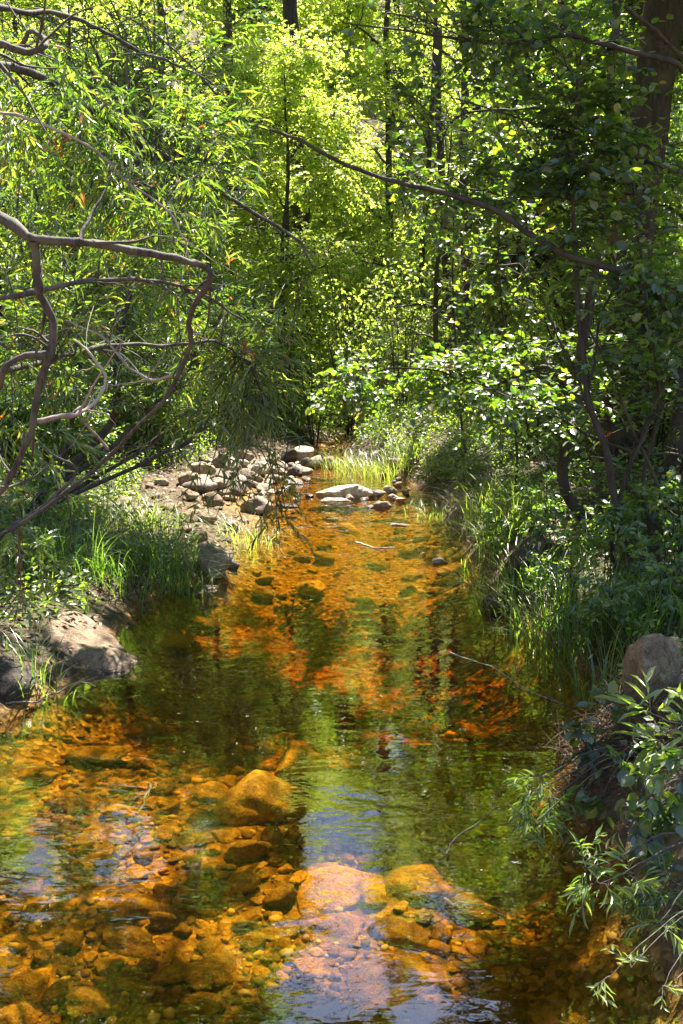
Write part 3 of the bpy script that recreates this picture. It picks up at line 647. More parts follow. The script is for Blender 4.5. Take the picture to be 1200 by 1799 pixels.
L11 = px2([(-160,120,3.6),(60,130,4.0),(250,250,4.3),(400,330,4.6),(520,420,4.8),(560,480,4.8)], .018, .004, 40, .02)
L12 = px2([(-160,30,3.6),(20,20,4.2),(200,60,4.6),(330,120,4.8)], .016, .004, 36, .02)
L13 = px2([(-120,700,3.4),(60,640,4.2),(220,600,4.7),(360,600,4.9),(440,640,5.0)], .014, .004, 36, .02)
blobs = [B(60,120,4.2,.5,.6,.35,22),B(230,130,4.5,.5,.6,.35,26),B(350,190,4.8,.35,.5,.4,22),B(90,300,4.0,.5,.5,.35,27),B(260,330,4.3,.5,.5,.4,29),B(420,340,4.9,.3,.5,.35,19),
         B(180,430,4.3,.5,.5,.25,19),B(400,440,4.9,.4,.4,.25,19),B(520,480,4.9,.16,.25,.22,9),B(100,560,4.6,.6,.5,.3,23),B(330,570,4.9,.45,.5,.3,22),B(410,640,5.0,.35,.4,.25,17),B(220,660,4.8,.5,.5,.2,14),B(450,720,5.0,.22,.3,.16,7),B(330,20,4.6,.4,.5,.3,17),B(60,800,3.9,.3,.3,.2,5),B(480,920,5.4,.12,.15,.12,4),B(370,890,5.3,.22,.2,.1,4)]
tree('willow_tree', 'near willow leaning in from the left with crooked grey limbs and narrow leaves', 'tree', b, tr,
     [L1, L2, L3, L4, (L5, M['palebark']), L6, (L7, M['palebark']), (L8, M['palebark']), (L9, M['palebark']), L10, L11, L12, L13], blobs, M['willow'], M['branch'], kind='lance', ll=.075, lw=.012, twigs=6, per=9, tlen=.26, droop=.12, flat=.5, br=.0035, side_ang=.55, keep=.12, base_tint=.5, twr=.0011)

# T2 bushy willow behind, standing on the cobble bar edge
b = gp(-2.3, 6.9); tr = tpath(b, [(190,760,6.8),(200,640,6.7),(230,500,6.6),(260,380,6.7)], .035, .008)
ls = [tpath(b+[.05,0,.1], [(250,740,6.6),(330,640,6.5),(400,540,6.4)], .02, .006), tpath(b+[.1,-.1,.1], [(300,790,6.4),(390,740,6.2),(450,690,6.0)], .016, .005), tpath(b, [(120,760,6.7),(90,640,6.8),(60,520,7.0)], .02, .006), tpath(b+[.1,0,.05], [(270,770,6.9),(340,690,7.2),(400,600,7.4)], .018, .005)]
tree('bushy_willow', 'bushy willow with arching stems between the cobble bar and the left slope', 'shrub', b, tr, ls,
     [B(200,520,6.8,.8,.8,.5,44),B(360,560,6.6,.5,.7,.45,44),B(300,670,6.5,.7,.6,.3,44),B(430,640,6.4,.35,.5,.35,16),B(90,620,7.0,.6,.6,.4,26),B(440,740,6.2,.2,.3,.2,5),B(200,400,6.9,.8,.7,.4,30),B(120,250,7.2,.8,.8,.6,40),B(280,180,7.4,.7,.8,.5,36),B(150,60,7.4,.9,.8,.5,36)], M['willow'], M['branch'], kind='fold', ll=.07, lw=.014, twigs=6, per=9, tlen=.26, droop=.12, flat=.45, br=.005, side_ang=.6, base_tint=.45)

# T3 slender alder on the right bank, T4 its neighbours
b = gp(1.55, 5.75); tr = tpath(b, [(990,850,5.8),(1008,740,5.8),(1022,650,5.9),(1042,520,6.0),(1058,380,6.05),(1066,250,6.1),(1074,100,6.15),(1078,-40,6.2),(1070,-400,6.4)], .036, .022, 50, .015)
ls = [tpath(tr[14,:3], [(960,640,6.0),(860,682,6.2),(740,650,6.3),(620,655,6.4)], .014, .003, 30), tpath(tr[30,:3], [(1010,200,6.3),(900,190,6.4),(800,215,6.5),(760,330,6.6)], .012, .003, 30),
      tpath(tr[24,:3], [(1000,420,6.2),(880,470,6.4),(760,440,6.5)], .012, .003), tpath(tr[24,:3], [(1100,420,6.2),(1180,400,6.3)], .010, .003), tpath(tr[38,:3], [(950,40,6.2),(820,60,6.5),(700,30,6.8)], .012, .003)]
tree('alder_tree', 'slender dark alder leaning right of the stream with low leafy branches over the water', 'tree', b, tr, ls,
     [B(700,650,6.4,.45,.5,.16,21),B(860,640,6.3,.5,.5,.22,24),B(640,690,6.5,.25,.4,.12,11),B(960,560,6.3,.5,.5,.35,27),B(850,460,6.5,.55,.6,.35,33),B(1040,440,6.3,.4,.6,.4,20),B(820,250,6.6,.55,.6,.35,27),B(980,180,6.4,.6,.6,.4,33),B(800,60,6.6,.6,.6,.3,24),B(700,200,6.8,.35,.4,.25,11),B(1050,60,6.3,.4,.6,.4,16),B(1080,620,6.1,.5,.5,.3,16),B(930,740,6.0,.35,.4,.2,8)], M['alder'], M['bark'], kind='oval', ll=.052, lw=.038, twigs=6, per=8, tlen=.26, droop=.08, flat=.75, br=.0045, side_ang=.95, base_tint=.45)
b = gp(1.82, 4.75); tr = tpath(b, [(1118,1060,4.8),(1103,970,4.85),(1082,880,4.9),(1068,800,4.9),(1045,720,4.95),(1035,650,5.0),(1015,520,5.1),(1005,350,5.2),(1010,150,5.2)], .026, .008, 44, .015)
ls = [tpath(tr[14,:3], [(1150,740,4.9),(1230,700,4.9)], .010, .004), tpath(tr[26,:3], [(1100,480,5.0),(1190,520,4.8)], .008, .003), tpath(tr[20,:3], [(960,560,5.3),(900,520,5.5)], .007, .002)]
tree('alder_sapling', 'thin leaning sapling with few leaves in front of the slender alder', 'tree', b, tr, ls, [B(1080,350,5.2,.4,.4,.4,18),B(1150,560,4.9,.3,.3,.3,16),B(950,330,5.3,.3,.4,.3,16),B(1000,100,5.2,.4,.4,.4,16)], M['alder'], M['bark'], kind='oval', ll=.06, lw=.044, twigs=5, per=7, tlen=.24, droop=.1, flat=.7, br=.004, base_tint=.35)
b = gp(2.35, 5.9); tr = tpath(b, [(1175,880,6.1),(1182,780,6.1),(1198,660,6.1),(1225,450,6.2),(1240,200,6.3),(1235,-100,6.4)], .06, .03, 40, .02)
ls = [tpath(tr[26,:3], [(1200,575,5.4),(1150,520,5.1),(1100,487,5.0),(1000,455,5.0),(935,415,5.1),(870,368,5.2),(780,335,5.3),(700,318,5.4),(610,285,5.5),(530,243,5.6),(450,215,5.7),(395,180,5.8),(340,120,5.9),(270,60,6.0),(200,25,6.1)], .021, .0035, 80, .01),
      tpath(tr[32,:3], [(1200,120,5.2),(1150,97,5.1),(1070,78,5.1),(1000,66,5.2),(940,80,5.3),(860,78,5.4),(780,65,5.5),(690,52,5.6),(600,38,5.7)], .015, .004, 60, .01),
      tpath(tr[30,:3], [(1200,300,5.4),(1120,282,5.4),(1050,255,5.4),(960,222,5.5),(860,190,5.6),(790,170,5.7)], .011, .003, 50, .01),
      tpath(tr[8,:3], [(1200,808,5.3),(1120,797,5.2),(1040,770,5.1),(1000,742,5.2),(930,708,5.3),(860,682,5.4),(800,655,5.5)], .010, .003, 50, .008),
      tpath(tr[22,:3], [(1150,600,6.0),(1110,640,6.1),(1040,690,6.2)], .01, .003, 20), tpath(tr[34,:3], [(1120,20,5.8),(1000,-60,5.8),(860,-90,5.9)], .015, .004, 30)]
tree('leaning_alder', 'alder at the right edge sending long bare arching branches across the stream', 'tree', b, tr, ls,
     [B(640,260,5.6,.4,.4,.2,14),B(480,200,5.8,.35,.4,.22,11),B(380,130,5.9,.3,.4,.25,11),B(800,330,5.4,.4,.4,.22,18),B(1000,250,5.5,.5,.4,.3,28),B(900,90,5.5,.5,.4,.25,25),B(720,60,5.6,.4,.4,.2,15),B(1040,200,5.4,.3,.4,.3,12),B(1000,720,5.3,.4,.4,.2,12),B(860,700,5.5,.3,.4,.14,11),B(1120,700,5.4,.4,.4,.35,15),B(1150,850,5.5,.35,.4,.3,11),B(720,330,5.5,.4,.4,.2,14)], M['alder'], M['bark'], kind='oval', ll=.05, lw=.036, twigs=6, per=7, tlen=.24, droop=.08, flat=.75, br=.004, base_tint=.45)
# big old trunk
b = gp(2.15, 7.5); tr = tpath(b, [(1085,700,7.4),(1098,560,7.4),(1115,420,7.3),(1132,280,7.3),(1150,140,7.3),(1170,0,7.3),(1185,-200,7.3),(1200,-600,7.5)], .17, .12, 60, .02)
ls = [tpath(tr[26,:3], [(1040,300,8.7),(960,360,8.6),(920,420,8.5)], .05, .01, 26), tpath(tr[40,:3], [(1100,-120,8.6),(980,-260,8.2),(850,-420,7.6)], .07, .015, 30), tpath(tr[36,:3], [(1260,0,8.8),(1350,-120,8.8)], .06, .015)]
tree('old_tree', 'thick furrowed old trunk rising behind the alders near the right edge', 'tree', b, tr, ls,
     [B(900,200,8.8,.9,.9,.7,22),B(1100,280,8.9,.9,.9,.8,25),B(1000,480,9.0,.9,.9,.5,22),B(800,380,9.2,.8,.8,.6,22),B(1150,560,8.8,.7,.8,.6,20),B(1000,650,9.0,.8,.8,.5,18),B(860,560,9.0,.8,.8,.5,20),B(1100,-150,8.8,1.2,1.2,.9,25)], M['alder'], M['rough'], sides=16, kind='fold', ll=.075, lw=.055, twigs=7, per=9, tlen=.3, droop=.1, flat=.65, br=.007, base_tint=.5)

for bx, by, pts, r0, bl, lb in ((2.0, 5.2, [(1130,900,5.2),(1150,700,5.2),(1132,500,5.3),(1108,300,5.4),(1100,100,5.5)], .014, [B(1110,300,5.4,.3,.3,.3,8)], 'thin dark stem at right crossing in front of the old trunk'),
                            (1.35, 7.0, [(903,900,7.0),(908,780,7.0),(892,600,7.0),(880,400,7.1),(900,200,7.2)], .013, [B(890,380,7.1,.35,.35,.3,12),B(900,200,7.2,.35,.35,.3,12)], 'thin dark stem rising left of the slender alder'),
                            (1.55, 4.9, [(1080,980,4.95),(1108,820,5.0),(1175,650,5.0),(1260,480,5.1)], .013, [B(1180,640,5.0,.25,.3,.2,6)], 'thin stem slanting up to the right edge'),
                            (1.2, 8.8, [(828,850,8.8),(806,720,8.8),(795,560,8.8),(800,380,8.9),(780,200,9.0)], .016, [B(800,360,8.9,.4,.4,.3,14),B(790,200,9,.4,.4,.3,14)], 'thin dark stem over the far right shore'),
                            (2.15, 5.0, [(1185,900,5.0),(1140,810,5.0),(1085,690,5.0),(1030,560,5.1),(985,430,5.2)], .012, [B(1000,440,5.2,.25,.3,.2,6)], 'thin stem slanting up to the left across the slender alder')):
    b = gp(bx, by); tree('thin_tree', lb, 'tree', b, tpath(b, pts, r0, .004, 44, .015), [], bl, M['alder'], M['bark'], group='thin stems of the right bank', sides=7, kind='oval', ll=.05, lw=.036, twigs=5, per=7, tlen=.22, droop=.08, flat=.7, br=.003)
# two tall trees out of view, their crowns placed to shade pool and left bank
b = gp(4.3, 7.4); tr = crv([(*b, .19), (4.2, 7.4, 2, .17), (4.0, 7.3, 4, .14), (3.8, 7.2, 6, .10), (3.7, 7.2, 8.5, .05)], 30, .03)
ls = [crv([(*tr[16,:3], .07), (2.8, 7.0, 5.0, .05), (1.2, 6.8, 5.2, .03), (-.4, 6.6, 5.5, .012)], 30, .05), crv([(*tr[19,:3], .06), (2.8, 8.2, 5.9, .04), (1.4, 9.0, 6.3, .02), (.2, 9.2, 6.5, .01)], 30, .05),
      crv([(*tr[14,:3], .06), (3.2, 6.0, 4.3, .04), (2.2, 5.0, 4.6, .02), (1.2, 4.5, 4.7, .008)], 30, .05), crv([(*tr[22,:3], .05), (3.0, 7.0, 7.3, .03), (1.5, 7.5, 8.0, .01)], 30, .05)]
tree('unseen_shade_tree', 'unseen tall tree past the right edge, canopy placed to shade the near pool', 'tree', b, tr, ls,
     [((2.6,6.6,4.9),(1.0,.9,.6),60),((1.3,6.9,5.2),(1.0,.9,.4),190),((.3,6.6,5.3),(.8,.8,.4),180),((.2,5.7,5.0),(.6,.5,.3),130),((1.2,5.6,4.7),(.8,.6,.35),140),((1.1,7.9,5.6),(.9,.6,.4),100),((.1,8.1,5.0),(.65,.6,.3),130),((-.4,5.2,4.7),(.5,.45,.3),90),((.6,4.9,4.6),(.6,.4,.3),80),((2.2,5.2,4.5),(.8,.7,.5),60),((2.6,8.2,5.6),(1.0,.9,.6),50),((1.6,7.4,7.8),(1.4,1.2,.8),30),((3.3,6.0,4.0),(.8,.9,.8),50),((3.2,7.6,4.2),(.8,.9,.8),50),((2.7,7.3,4.6),(.9,.9,.4),24),((-.5,6.4,5.2),(.5,.5,.35),36)],
     M['alder'], M['rough'], sides=14, kind='fold', ll=.075, lw=.055, twigs=7, per=10, tlen=.34, droop=.1, flat=.7, br=.007, keep=.03, base_tint=.45, sky=True)
b = gp(-4.0, 6.4); tr = crv([(*b, .16), (-3.9, 6.4, 2, .14), (-3.6, 6.4, 4, .11), (-3.2, 6.5, 6.5, .07), (-3.0, 6.6, 8, .04)], 30, .03)
ls = [crv([(*tr[16,:3], .06), (-2.8, 6.6, 5.2, .04), (-1.6, 6.6, 5.6, .02), (-.9, 6.6, 5.8, .008)], 26, .05), crv([(*tr[14,:3], .05), (-3.0, 5.4, 4.6, .03), (-2.0, 4.8, 5.0, .01)], 24, .05)]
tree('unseen_shade_tree', 'unseen tall tree past the left edge, canopy placed to shade the left bank', 'tree', b, tr, ls,
     [((-2.6,6.4,5.4),(1.0,.9,.6),24),((-1.9,8.3,5.0),(.9,.9,.45),170),((-1.4,7.2,4.7),(.5,.6,.3),70),((-1.2,9.3,5.4),(.7,.8,.4),100),((-2.7,9.5,5.4),(1,1,.5),120),((-3.4,6.6,6.8),(1.2,1.1,.8),24),((-2.9,7.6,5.2),(.9,.9,.5),130),((-1.8,10.3,5.1),(.9,.9,.4),120),((-2.7,10.9,5.4),(.9,.9,.4),60)],
     M['alder'], M['rough'], sides=14, kind='fold', ll=.075, lw=.05, twigs=7, per=10, tlen=.34, droop=.1, flat=.7, br=.007, keep=.03, base_tint=.45, sky=True)

# trees round the head of the stream, each its own
def simple(name, label, cat, x, y, h, r, n, lm, bm, trunk_r=.07, lean=(0,0), crown_lo=.25, limbs_n=5, group=None, kind='fold', vis=True, **kw):
    b = gp(x, y); top = b+[lean[0]*h, lean[1]*h, h]
    tr = crv([(*b, trunk_r), (*(b*.7+top*.3+[rng.normal()*.05*h*.3, 0, 0]), trunk_r*.8), (*(b*.35+top*.65+[rng.normal()*.06*h*.3, rng.normal()*.1, 0]), trunk_r*.55), (*top, trunk_r*.15)], 26, .02*h/4)
    ls = []; bl = []
    for k in range(limbs_n):
        u = crown_lo+(1-crown_lo)*(k+.3)/limbs_n; i = int(u*25); a = rng.uniform(0, 6.28) if not k else a+2.4
        rr = r*rng.uniform(.6, 1.05)*(1-.35*u); s = tr[i, :3]; e = s+[math.cos(a)*rr, math.sin(a)*rr, rng.uniform(.1, .45)*r]
        ls.append(crv([(*s, tr[i, 3]*.5), (*(s*.5+e*.5+[0, 0, rng.uniform(-.05, .15)*r]), tr[i, 3]*.3), (*e, .004)], 14, .02))
        bl.append((e*.75+s*.25, (r*.55, r*.55, r*.38), n//(limbs_n+1)))
    bl.append((top-[0, 0, r*.3], (r*.6, r*.6, r*.5), n//(limbs_n+1)))
    return tree(name, label, cat, b, tr, ls, bl, lm, bm, group=group, kind=kind, **kw)
K1 = dict(ll=.06, lw=.042, twigs=7, per=9, tlen=.32, droop=.1, flat=.6, br=.006)
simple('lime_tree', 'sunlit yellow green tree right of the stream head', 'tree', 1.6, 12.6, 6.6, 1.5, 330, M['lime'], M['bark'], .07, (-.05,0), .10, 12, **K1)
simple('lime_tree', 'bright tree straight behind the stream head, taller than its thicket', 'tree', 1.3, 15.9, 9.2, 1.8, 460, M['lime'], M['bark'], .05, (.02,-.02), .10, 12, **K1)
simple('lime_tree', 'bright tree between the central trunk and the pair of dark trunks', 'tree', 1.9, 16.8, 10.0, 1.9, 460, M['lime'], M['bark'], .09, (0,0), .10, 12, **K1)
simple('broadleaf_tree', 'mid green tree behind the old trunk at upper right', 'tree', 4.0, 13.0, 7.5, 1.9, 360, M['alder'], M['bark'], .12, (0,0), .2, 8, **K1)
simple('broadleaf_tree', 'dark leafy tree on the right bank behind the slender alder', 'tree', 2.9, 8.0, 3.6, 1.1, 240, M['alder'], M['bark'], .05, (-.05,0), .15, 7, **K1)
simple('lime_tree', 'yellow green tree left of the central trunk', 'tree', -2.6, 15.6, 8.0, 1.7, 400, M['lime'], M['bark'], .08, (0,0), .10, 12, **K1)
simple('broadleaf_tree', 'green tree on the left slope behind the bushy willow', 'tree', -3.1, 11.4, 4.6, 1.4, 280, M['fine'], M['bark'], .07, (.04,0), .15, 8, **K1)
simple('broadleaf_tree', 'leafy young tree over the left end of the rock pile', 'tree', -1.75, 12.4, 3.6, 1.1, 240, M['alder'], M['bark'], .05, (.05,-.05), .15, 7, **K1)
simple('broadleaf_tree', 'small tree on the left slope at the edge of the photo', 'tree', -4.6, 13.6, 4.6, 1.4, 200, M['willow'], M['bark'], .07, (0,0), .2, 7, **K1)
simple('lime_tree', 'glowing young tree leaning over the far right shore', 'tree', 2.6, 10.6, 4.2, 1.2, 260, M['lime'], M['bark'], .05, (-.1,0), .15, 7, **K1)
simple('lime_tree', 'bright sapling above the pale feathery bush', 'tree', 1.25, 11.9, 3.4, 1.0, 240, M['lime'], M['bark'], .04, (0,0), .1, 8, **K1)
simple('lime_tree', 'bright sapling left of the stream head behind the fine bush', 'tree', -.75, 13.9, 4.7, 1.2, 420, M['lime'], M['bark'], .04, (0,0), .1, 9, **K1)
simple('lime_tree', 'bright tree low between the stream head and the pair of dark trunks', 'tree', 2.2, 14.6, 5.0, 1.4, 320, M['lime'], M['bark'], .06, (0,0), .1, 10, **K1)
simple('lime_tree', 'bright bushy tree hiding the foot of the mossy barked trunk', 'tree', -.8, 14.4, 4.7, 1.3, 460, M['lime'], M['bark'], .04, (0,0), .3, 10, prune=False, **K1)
# bare trunks seen through the leaves
def trunk_tree(label, pts, r0, r1, bm, blobs=(), lm=None, name='tall_tree', sides=12, **kw):
    p0 = D(*pts[0]); b = gp(p0[0], p0[1]); tr = tpath(b, pts, r0, r1, 40, .02); return tree(name, label, 'tree', b, tr, [], list(blobs), lm or M['lime'], bm, sides=sides, **kw)
K2 = dict(ll=.11, lw=.08, twigs=7, per=8, tlen=.45, droop=.1, flat=.6, br=.012, kind='fold')
trunk_tree('tall mossy barked trunk at the top, left of centre', [(534,560,16.5),(530,380,16.5),(520,240,16.5),(514,120,16.5),(508,0,16.5),(505,-300,16.5)], .15, .115, M['rough'], [B(480,-250,15,1.6,1.6,1.0,90),B(640,-200,16,1.4,1.4,.8,60),B(430,-380,15,1.6,1.6,1,70),B(620,-380,15,1.6,1.6,1,70)], **K2)
trunk_tree('thin reddish trunk at the top, left of the mossy one', [(404,400,15.5),(402,160,15.5),(397,0,15.5),(395,-200,15.5)], .085, .06, M['rough'], [B(390,-300,15.5,1.3,1.3,1.0,70)], M['pine'], **K2)
trunk_tree('dark trunk of the pair seen right of centre, left one', [(790,640,13.5),(787,540,13.5),(783,420,13.5),(775,250,13.6),(770,50,13.6)], .075, .04, M['bark'], [B(770,60,13.6,1,1,.7,50)], **K2)
trunk_tree('dark trunk of the pair seen right of centre, right one', [(835,640,13.2),(840,560,13.2),(850,470,13.2),(862,300,13.3),(870,100,13.3)], .085, .05, M['bark'], [B(870,60,13.3,1,1,.7,50)], **K2)
trunk_tree('greyish trunk behind the alders left of the old trunk', [(1012,520,12),(1010,380,12),(1004,200,12),(1000,0,12),(1000,-300,12)], .10, .07, M['rough'], [B(950,-120,12,1.2,1.2,.8,70),B(1080,-250,12,1.2,1.2,.8,60)], M['alder'], **K2)
# conifers and trees on the hillside
pinebm = M['rough']
def conifer(label, x, y, h, r, n, group='trees on the far hillside'):
    b = gp(x, y, -.2); t = thing('pine_tree', label, 'tree', tuple(b), group); w = Geo(); tr = crv([(*b, .03*h*.6), (*(b+[0,0,h*.5]), .02*h*.5), (*(b+[0,0,h]), .02)], 20, .03); limb(w, tr, 9, .03); w.build('trunk', pinebm, t, b)
    bl = []
    for k in range(9):
        u = .22+.72*k/8; bl.append((b+[0, 0, h*u], (r*(1.08-u), r*(1.08-u), h*.06), int(n/9)))
    tw = Geo(); lf = Geo(); crown(tw, lf, tr, bl, kind='fold', ll=.16, lw=.06, twigs=7, per=8, tlen=.55, droop=.15, flat=.7, br=.02, prune=False, twr=.004)
    tw.build('twigs', pinebm, t, b); lf.build('crown', M['pine'], t, b, smooth=False); return t
hill = [(-5.5,24,9,2.2),(-2.2,26,10,2.3),(1.2,27,10,2.2),(4.5,24,7.5,2.2),(8.5,23,9,2.4),(-9,23,8,2.0),(-.6,21.5,6.5,1.8),(7.3,19.5,7,2.0),(12,27,10,2.6),(-13,30,10,2.4)]
for k, (x, y, h, r) in enumerate(hill):
    if k in (0, 1, 4, 9): conifer(['blue green pine on the hillside left of the thin reddish trunk', 'blue green pine on the hillside between the two top trunks', None, None, 'pine on the hillside behind the old trunk', None, None, None, None, 'pine high on the hillside at the far left'][k], x, y, h, r, 260)
    else:
        simple('hillside_tree', {2: 'light green tree on the hillside right of the mossy trunk', 3: 'tall green tree on the hillside behind the bright leaves', 5: 'green tree on the bare slope at upper left', 6: 'round bright tree low on the hillside left of centre', 7: 'leafy tree behind the greyish trunk at upper right', 8: 'far green tree at the upper right corner'}[k], 'tree', x, y, h, r, 620, M['lime'] if k in (2, 3, 6, 7) else M['fine'], M['bark'], .12, (0, 0), .15, 8, 'trees on the far hillside', prune=False, **K2)
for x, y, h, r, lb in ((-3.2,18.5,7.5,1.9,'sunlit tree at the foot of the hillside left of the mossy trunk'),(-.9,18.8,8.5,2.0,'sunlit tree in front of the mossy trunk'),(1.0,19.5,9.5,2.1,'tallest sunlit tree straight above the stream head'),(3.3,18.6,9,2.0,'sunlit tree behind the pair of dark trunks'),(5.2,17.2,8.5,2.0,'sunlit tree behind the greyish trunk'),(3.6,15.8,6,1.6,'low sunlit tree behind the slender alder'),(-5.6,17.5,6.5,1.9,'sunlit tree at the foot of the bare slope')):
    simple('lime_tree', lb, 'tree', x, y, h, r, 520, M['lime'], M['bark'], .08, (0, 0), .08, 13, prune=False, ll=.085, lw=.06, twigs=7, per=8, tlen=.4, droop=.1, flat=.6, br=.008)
# small copies make the wood deep
src = [o for o in C.objects if o.name.startswith('hillside_tree') and not o.parent][:3]+[o for o in C.objects if o.name.startswith('pine_tree') and not o.parent][:2]
kids = {s.name: [c for c in C.objects if c.parent == s] for s in src}
more = [(-6,33),(-1,34),(4,35),(9,33),(14,35),(-11,38),(1,42),(8,42),(16,24),(-16,22),(19,32),(-3,30),(12,19),(16,15),(-9.5,17),(9,14.5)]
for k, (x, y) in enumerate(more):
    s = src[k % len(src)]; c = s.copy(); C.objects.link(c); c.location = gp(x, y, -.2); sc = rng.uniform(.9, 1.25); c.scale = (sc, sc, sc); c.rotation_euler = (0, 0, rng.uniform(0, 6.28))
    c['label'] = 'far tree of the wood high on the hillside behind the sunlit trees'; c['group'] = 'far trees of the wood'
    for ch in kids[s.name]:
        d = ch.copy(); C.objects.link(d); d.parent = c
# ------------------------------------------------------------ shrubs and herbs
def shrub(name, label, x, y, h, r, n, lm, stems=7, cat='shrub', kind='fold', group=None, bm='bark', sr=.008, **kw):
    b = gp(x, y, -.03); t = thing(name, label, cat, tuple(b), group); w = Geo(); sk = []
    for k in range(stems):
        a = k*6.283/stems+rng.uniform(-.4, .4); q = rng.uniform(.25, .8)*r; e = b+[math.cos(a)*q, math.sin(a)*q, h*rng.uniform(.6, 1)]
        c = crv([(*(b+[math.cos(a)*.04, math.sin(a)*.04, 0]), sr), (*(b*.5+e*.5+[0, 0, .1*h]), sr*.7), (*e, sr*.25)], 14, .01); limb(w, c, 5); sk.append(c)
    lf = Geo(); crown(w, lf, np.concatenate(sk), [(b+[0, 0, h*.6], (r, r, h*.48), n)], kind=kind, **kw)
    w.build('stems', M[bm], t, b); lf.build('foliage', M[lm] if isinstance(lm, str) else lm, t, b, smooth=False); return t
KF = dict(ll=.04, lw=.022, twigs=7, per=10, tlen=.22, droop=.05, flat=.35, br=.003)
for x, y, h, r, n, lb in [(-.75,13.0,2.3,.8,190,'tall fine leaved bush left of the stream head'),(.1,13.4,2.6,.8,200,'fine leaved bush closing off the stream in the centre'),(.75,12.5,1.9,.6,150,'pale green feathery bush right of the stream head'),(-1.4,12.0,1.3,.6,110,'low dark bush behind the rock pile'),(-.35,12.6,1.3,.5,90,'dark small bush hanging over the stream head'),
                          (1.35,11.2,1.5,.6,130,'bush with pale leaf tips above the bright grass'),(1.9,10.2,1.4,.6,110,'green bush behind the far right shore'),(1.7,8.8,1.2,.55,100,'leafy bush on the right bank in the half shade'),(2.4,7.6,1.2,.6,100,'shaded bush between the slender alder and the old trunk')]:
    shrub('fine_leaf_bush', lb, x, y, h, r, n, 'fine', 9, **KF)
for x, y, h, r, n, lb in [(-2.6,9.2,1.1,.6,90,'dark shrub at the back of the cobble bar'),(-3.4,7.6,1.3,.7,100,'shrub at the left edge under the sunlit bank'),(-2.1,10.6,1.0,.6,90,'shrub behind the left side of the rock pile'),(-3.3,9.6,1.3,.7,80,'green shrub on the sunlit left slope'),(3.1,6.6,1.3,.7,100,'shrub in deep shade at the right edge')]:
    shrub('broad_leaf_shrub', lb, x, y, h, r, n, 'shade', 8, **dict(KF, ll=.055, lw=.03))
# near shrubs bottom right
KN = dict(kind='lance', twigs=4, per=9, droop=.12, flat=.45, prune=False, twr=.0012)
def pixshrub(name, label, base, tips, lm, ll, lw, tlen, n_per=9, tw=5, spread=.05, bm='branch', kind='lance', droop=.12, sr=.004, cat='shrub', tint=.5):
    b = np.array(base); t = thing(name, label, cat, tuple(b)); w = Geo(); lf = Geo(); sk = []
    for q in tips:
        e = D(*q); c = crv([(*b, sr), (*(b*.55+e*.45+[0, 0, .05]), sr*.75), (*e, sr*.35)], 16, .006); limb(w, c, 6); sk.append(c)
        crown(w, lf, c[8:], [(e, (spread,)*3, tw)], kind=kind, ll=ll, lw=lw, twigs=3, per=n_per, tlen=tlen, droop=droop, flat=.45, br=.0016, prune=False, twr=.0011, side_ang=.7, base_tint=tint)
    w.build('stems', M[bm], t, b); lf.build('foliage', M[lm], t, b, smooth=False); return t
pixshrub('willow_shrub', 'small willow shrub leaning over dark water below the brown needles', gp(1.02,3.1,-.02), [(950,1365,2.95),(925,1400,2.9),(965,1405,2.9),(940,1455,2.8),(990,1430,2.9)], 'shade', .052, .008, .09, 9, 2, .03, tint=.7)
pixshrub('willow_shrub', 'pale leaved willow shrub spreading low at the right edge near the bottom', gp(1.05,2.45,-.02), [(1030,1520,2.3),(1060,1550,2.25),(1100,1540,2.3),(1135,1570,2.3),(1170,1590,2.3),(1195,1560,2.3),(1160,1625,2.2)], 'shade', .05, .008, .085, 9, 2, .03, tint=.75)
pixshrub('willow_twig', 'few leafed yellowish twig hanging at the bottom right corner', gp(1.0,2.3,-.05), [(1070,1712,1.95),(1110,1700,2.0),(1160,1740,2.0)], 'shade', .03, .008, .05, 5, 1, .02, tint=.8, sr=.002)
pixshrub('broad_leaf_plant', 'plant with big narrow glossy leaves in front of the speckled boulder', gp(1.15,2.9,-.02), [(1140,1250,2.6),(1175,1215,2.6),(1195,1290,2.6),(1165,1310,2.6)], 'shade', .105, .018, .09, 4, 1, .03, tint=.7, droop=.05)
pixshrub('bramble', 'bramble with rounded toothed leaves at the right edge above the pale willow shrub', gp(1.15,2.75,-.02), [(1150,1390,2.5),(1180,1340,2.5),(1120,1440,2.5),(1190,1430,2.5),(1140,1470,2.45),(1150,1420,2.55)], 'alder', .05, .038, .08, 5, 2, .04, kind='oval', tint=.45)
pixshrub('bramble', 'dark bramble leaves over the water left of the brown needle heap', gp(1.25,3.5,-.02), [(1020,1270,3.3),(1050,1290,3.2),(1070,1250,3.2),(1030,1300,3.2),(1095,1350,2.9),(1060,1400,2.85),(1110,1300,3.0),(1125,1400,2.75)], 'alder', .05, .038, .08, 4, 2, .04, kind='oval', tint=.3)
pixshrub('leafy_sprig', 'small leafy sprig in front of the shaded boulder, left edge', gp(-1.62,3.6,-.02), [(30,930,3.3),(60,960,3.3),(20,980,3.3),(70,1000,3.4),(20,1040,3.3)], 'shade', .055, .012, .1, 7, 3, .04, tint=.6)
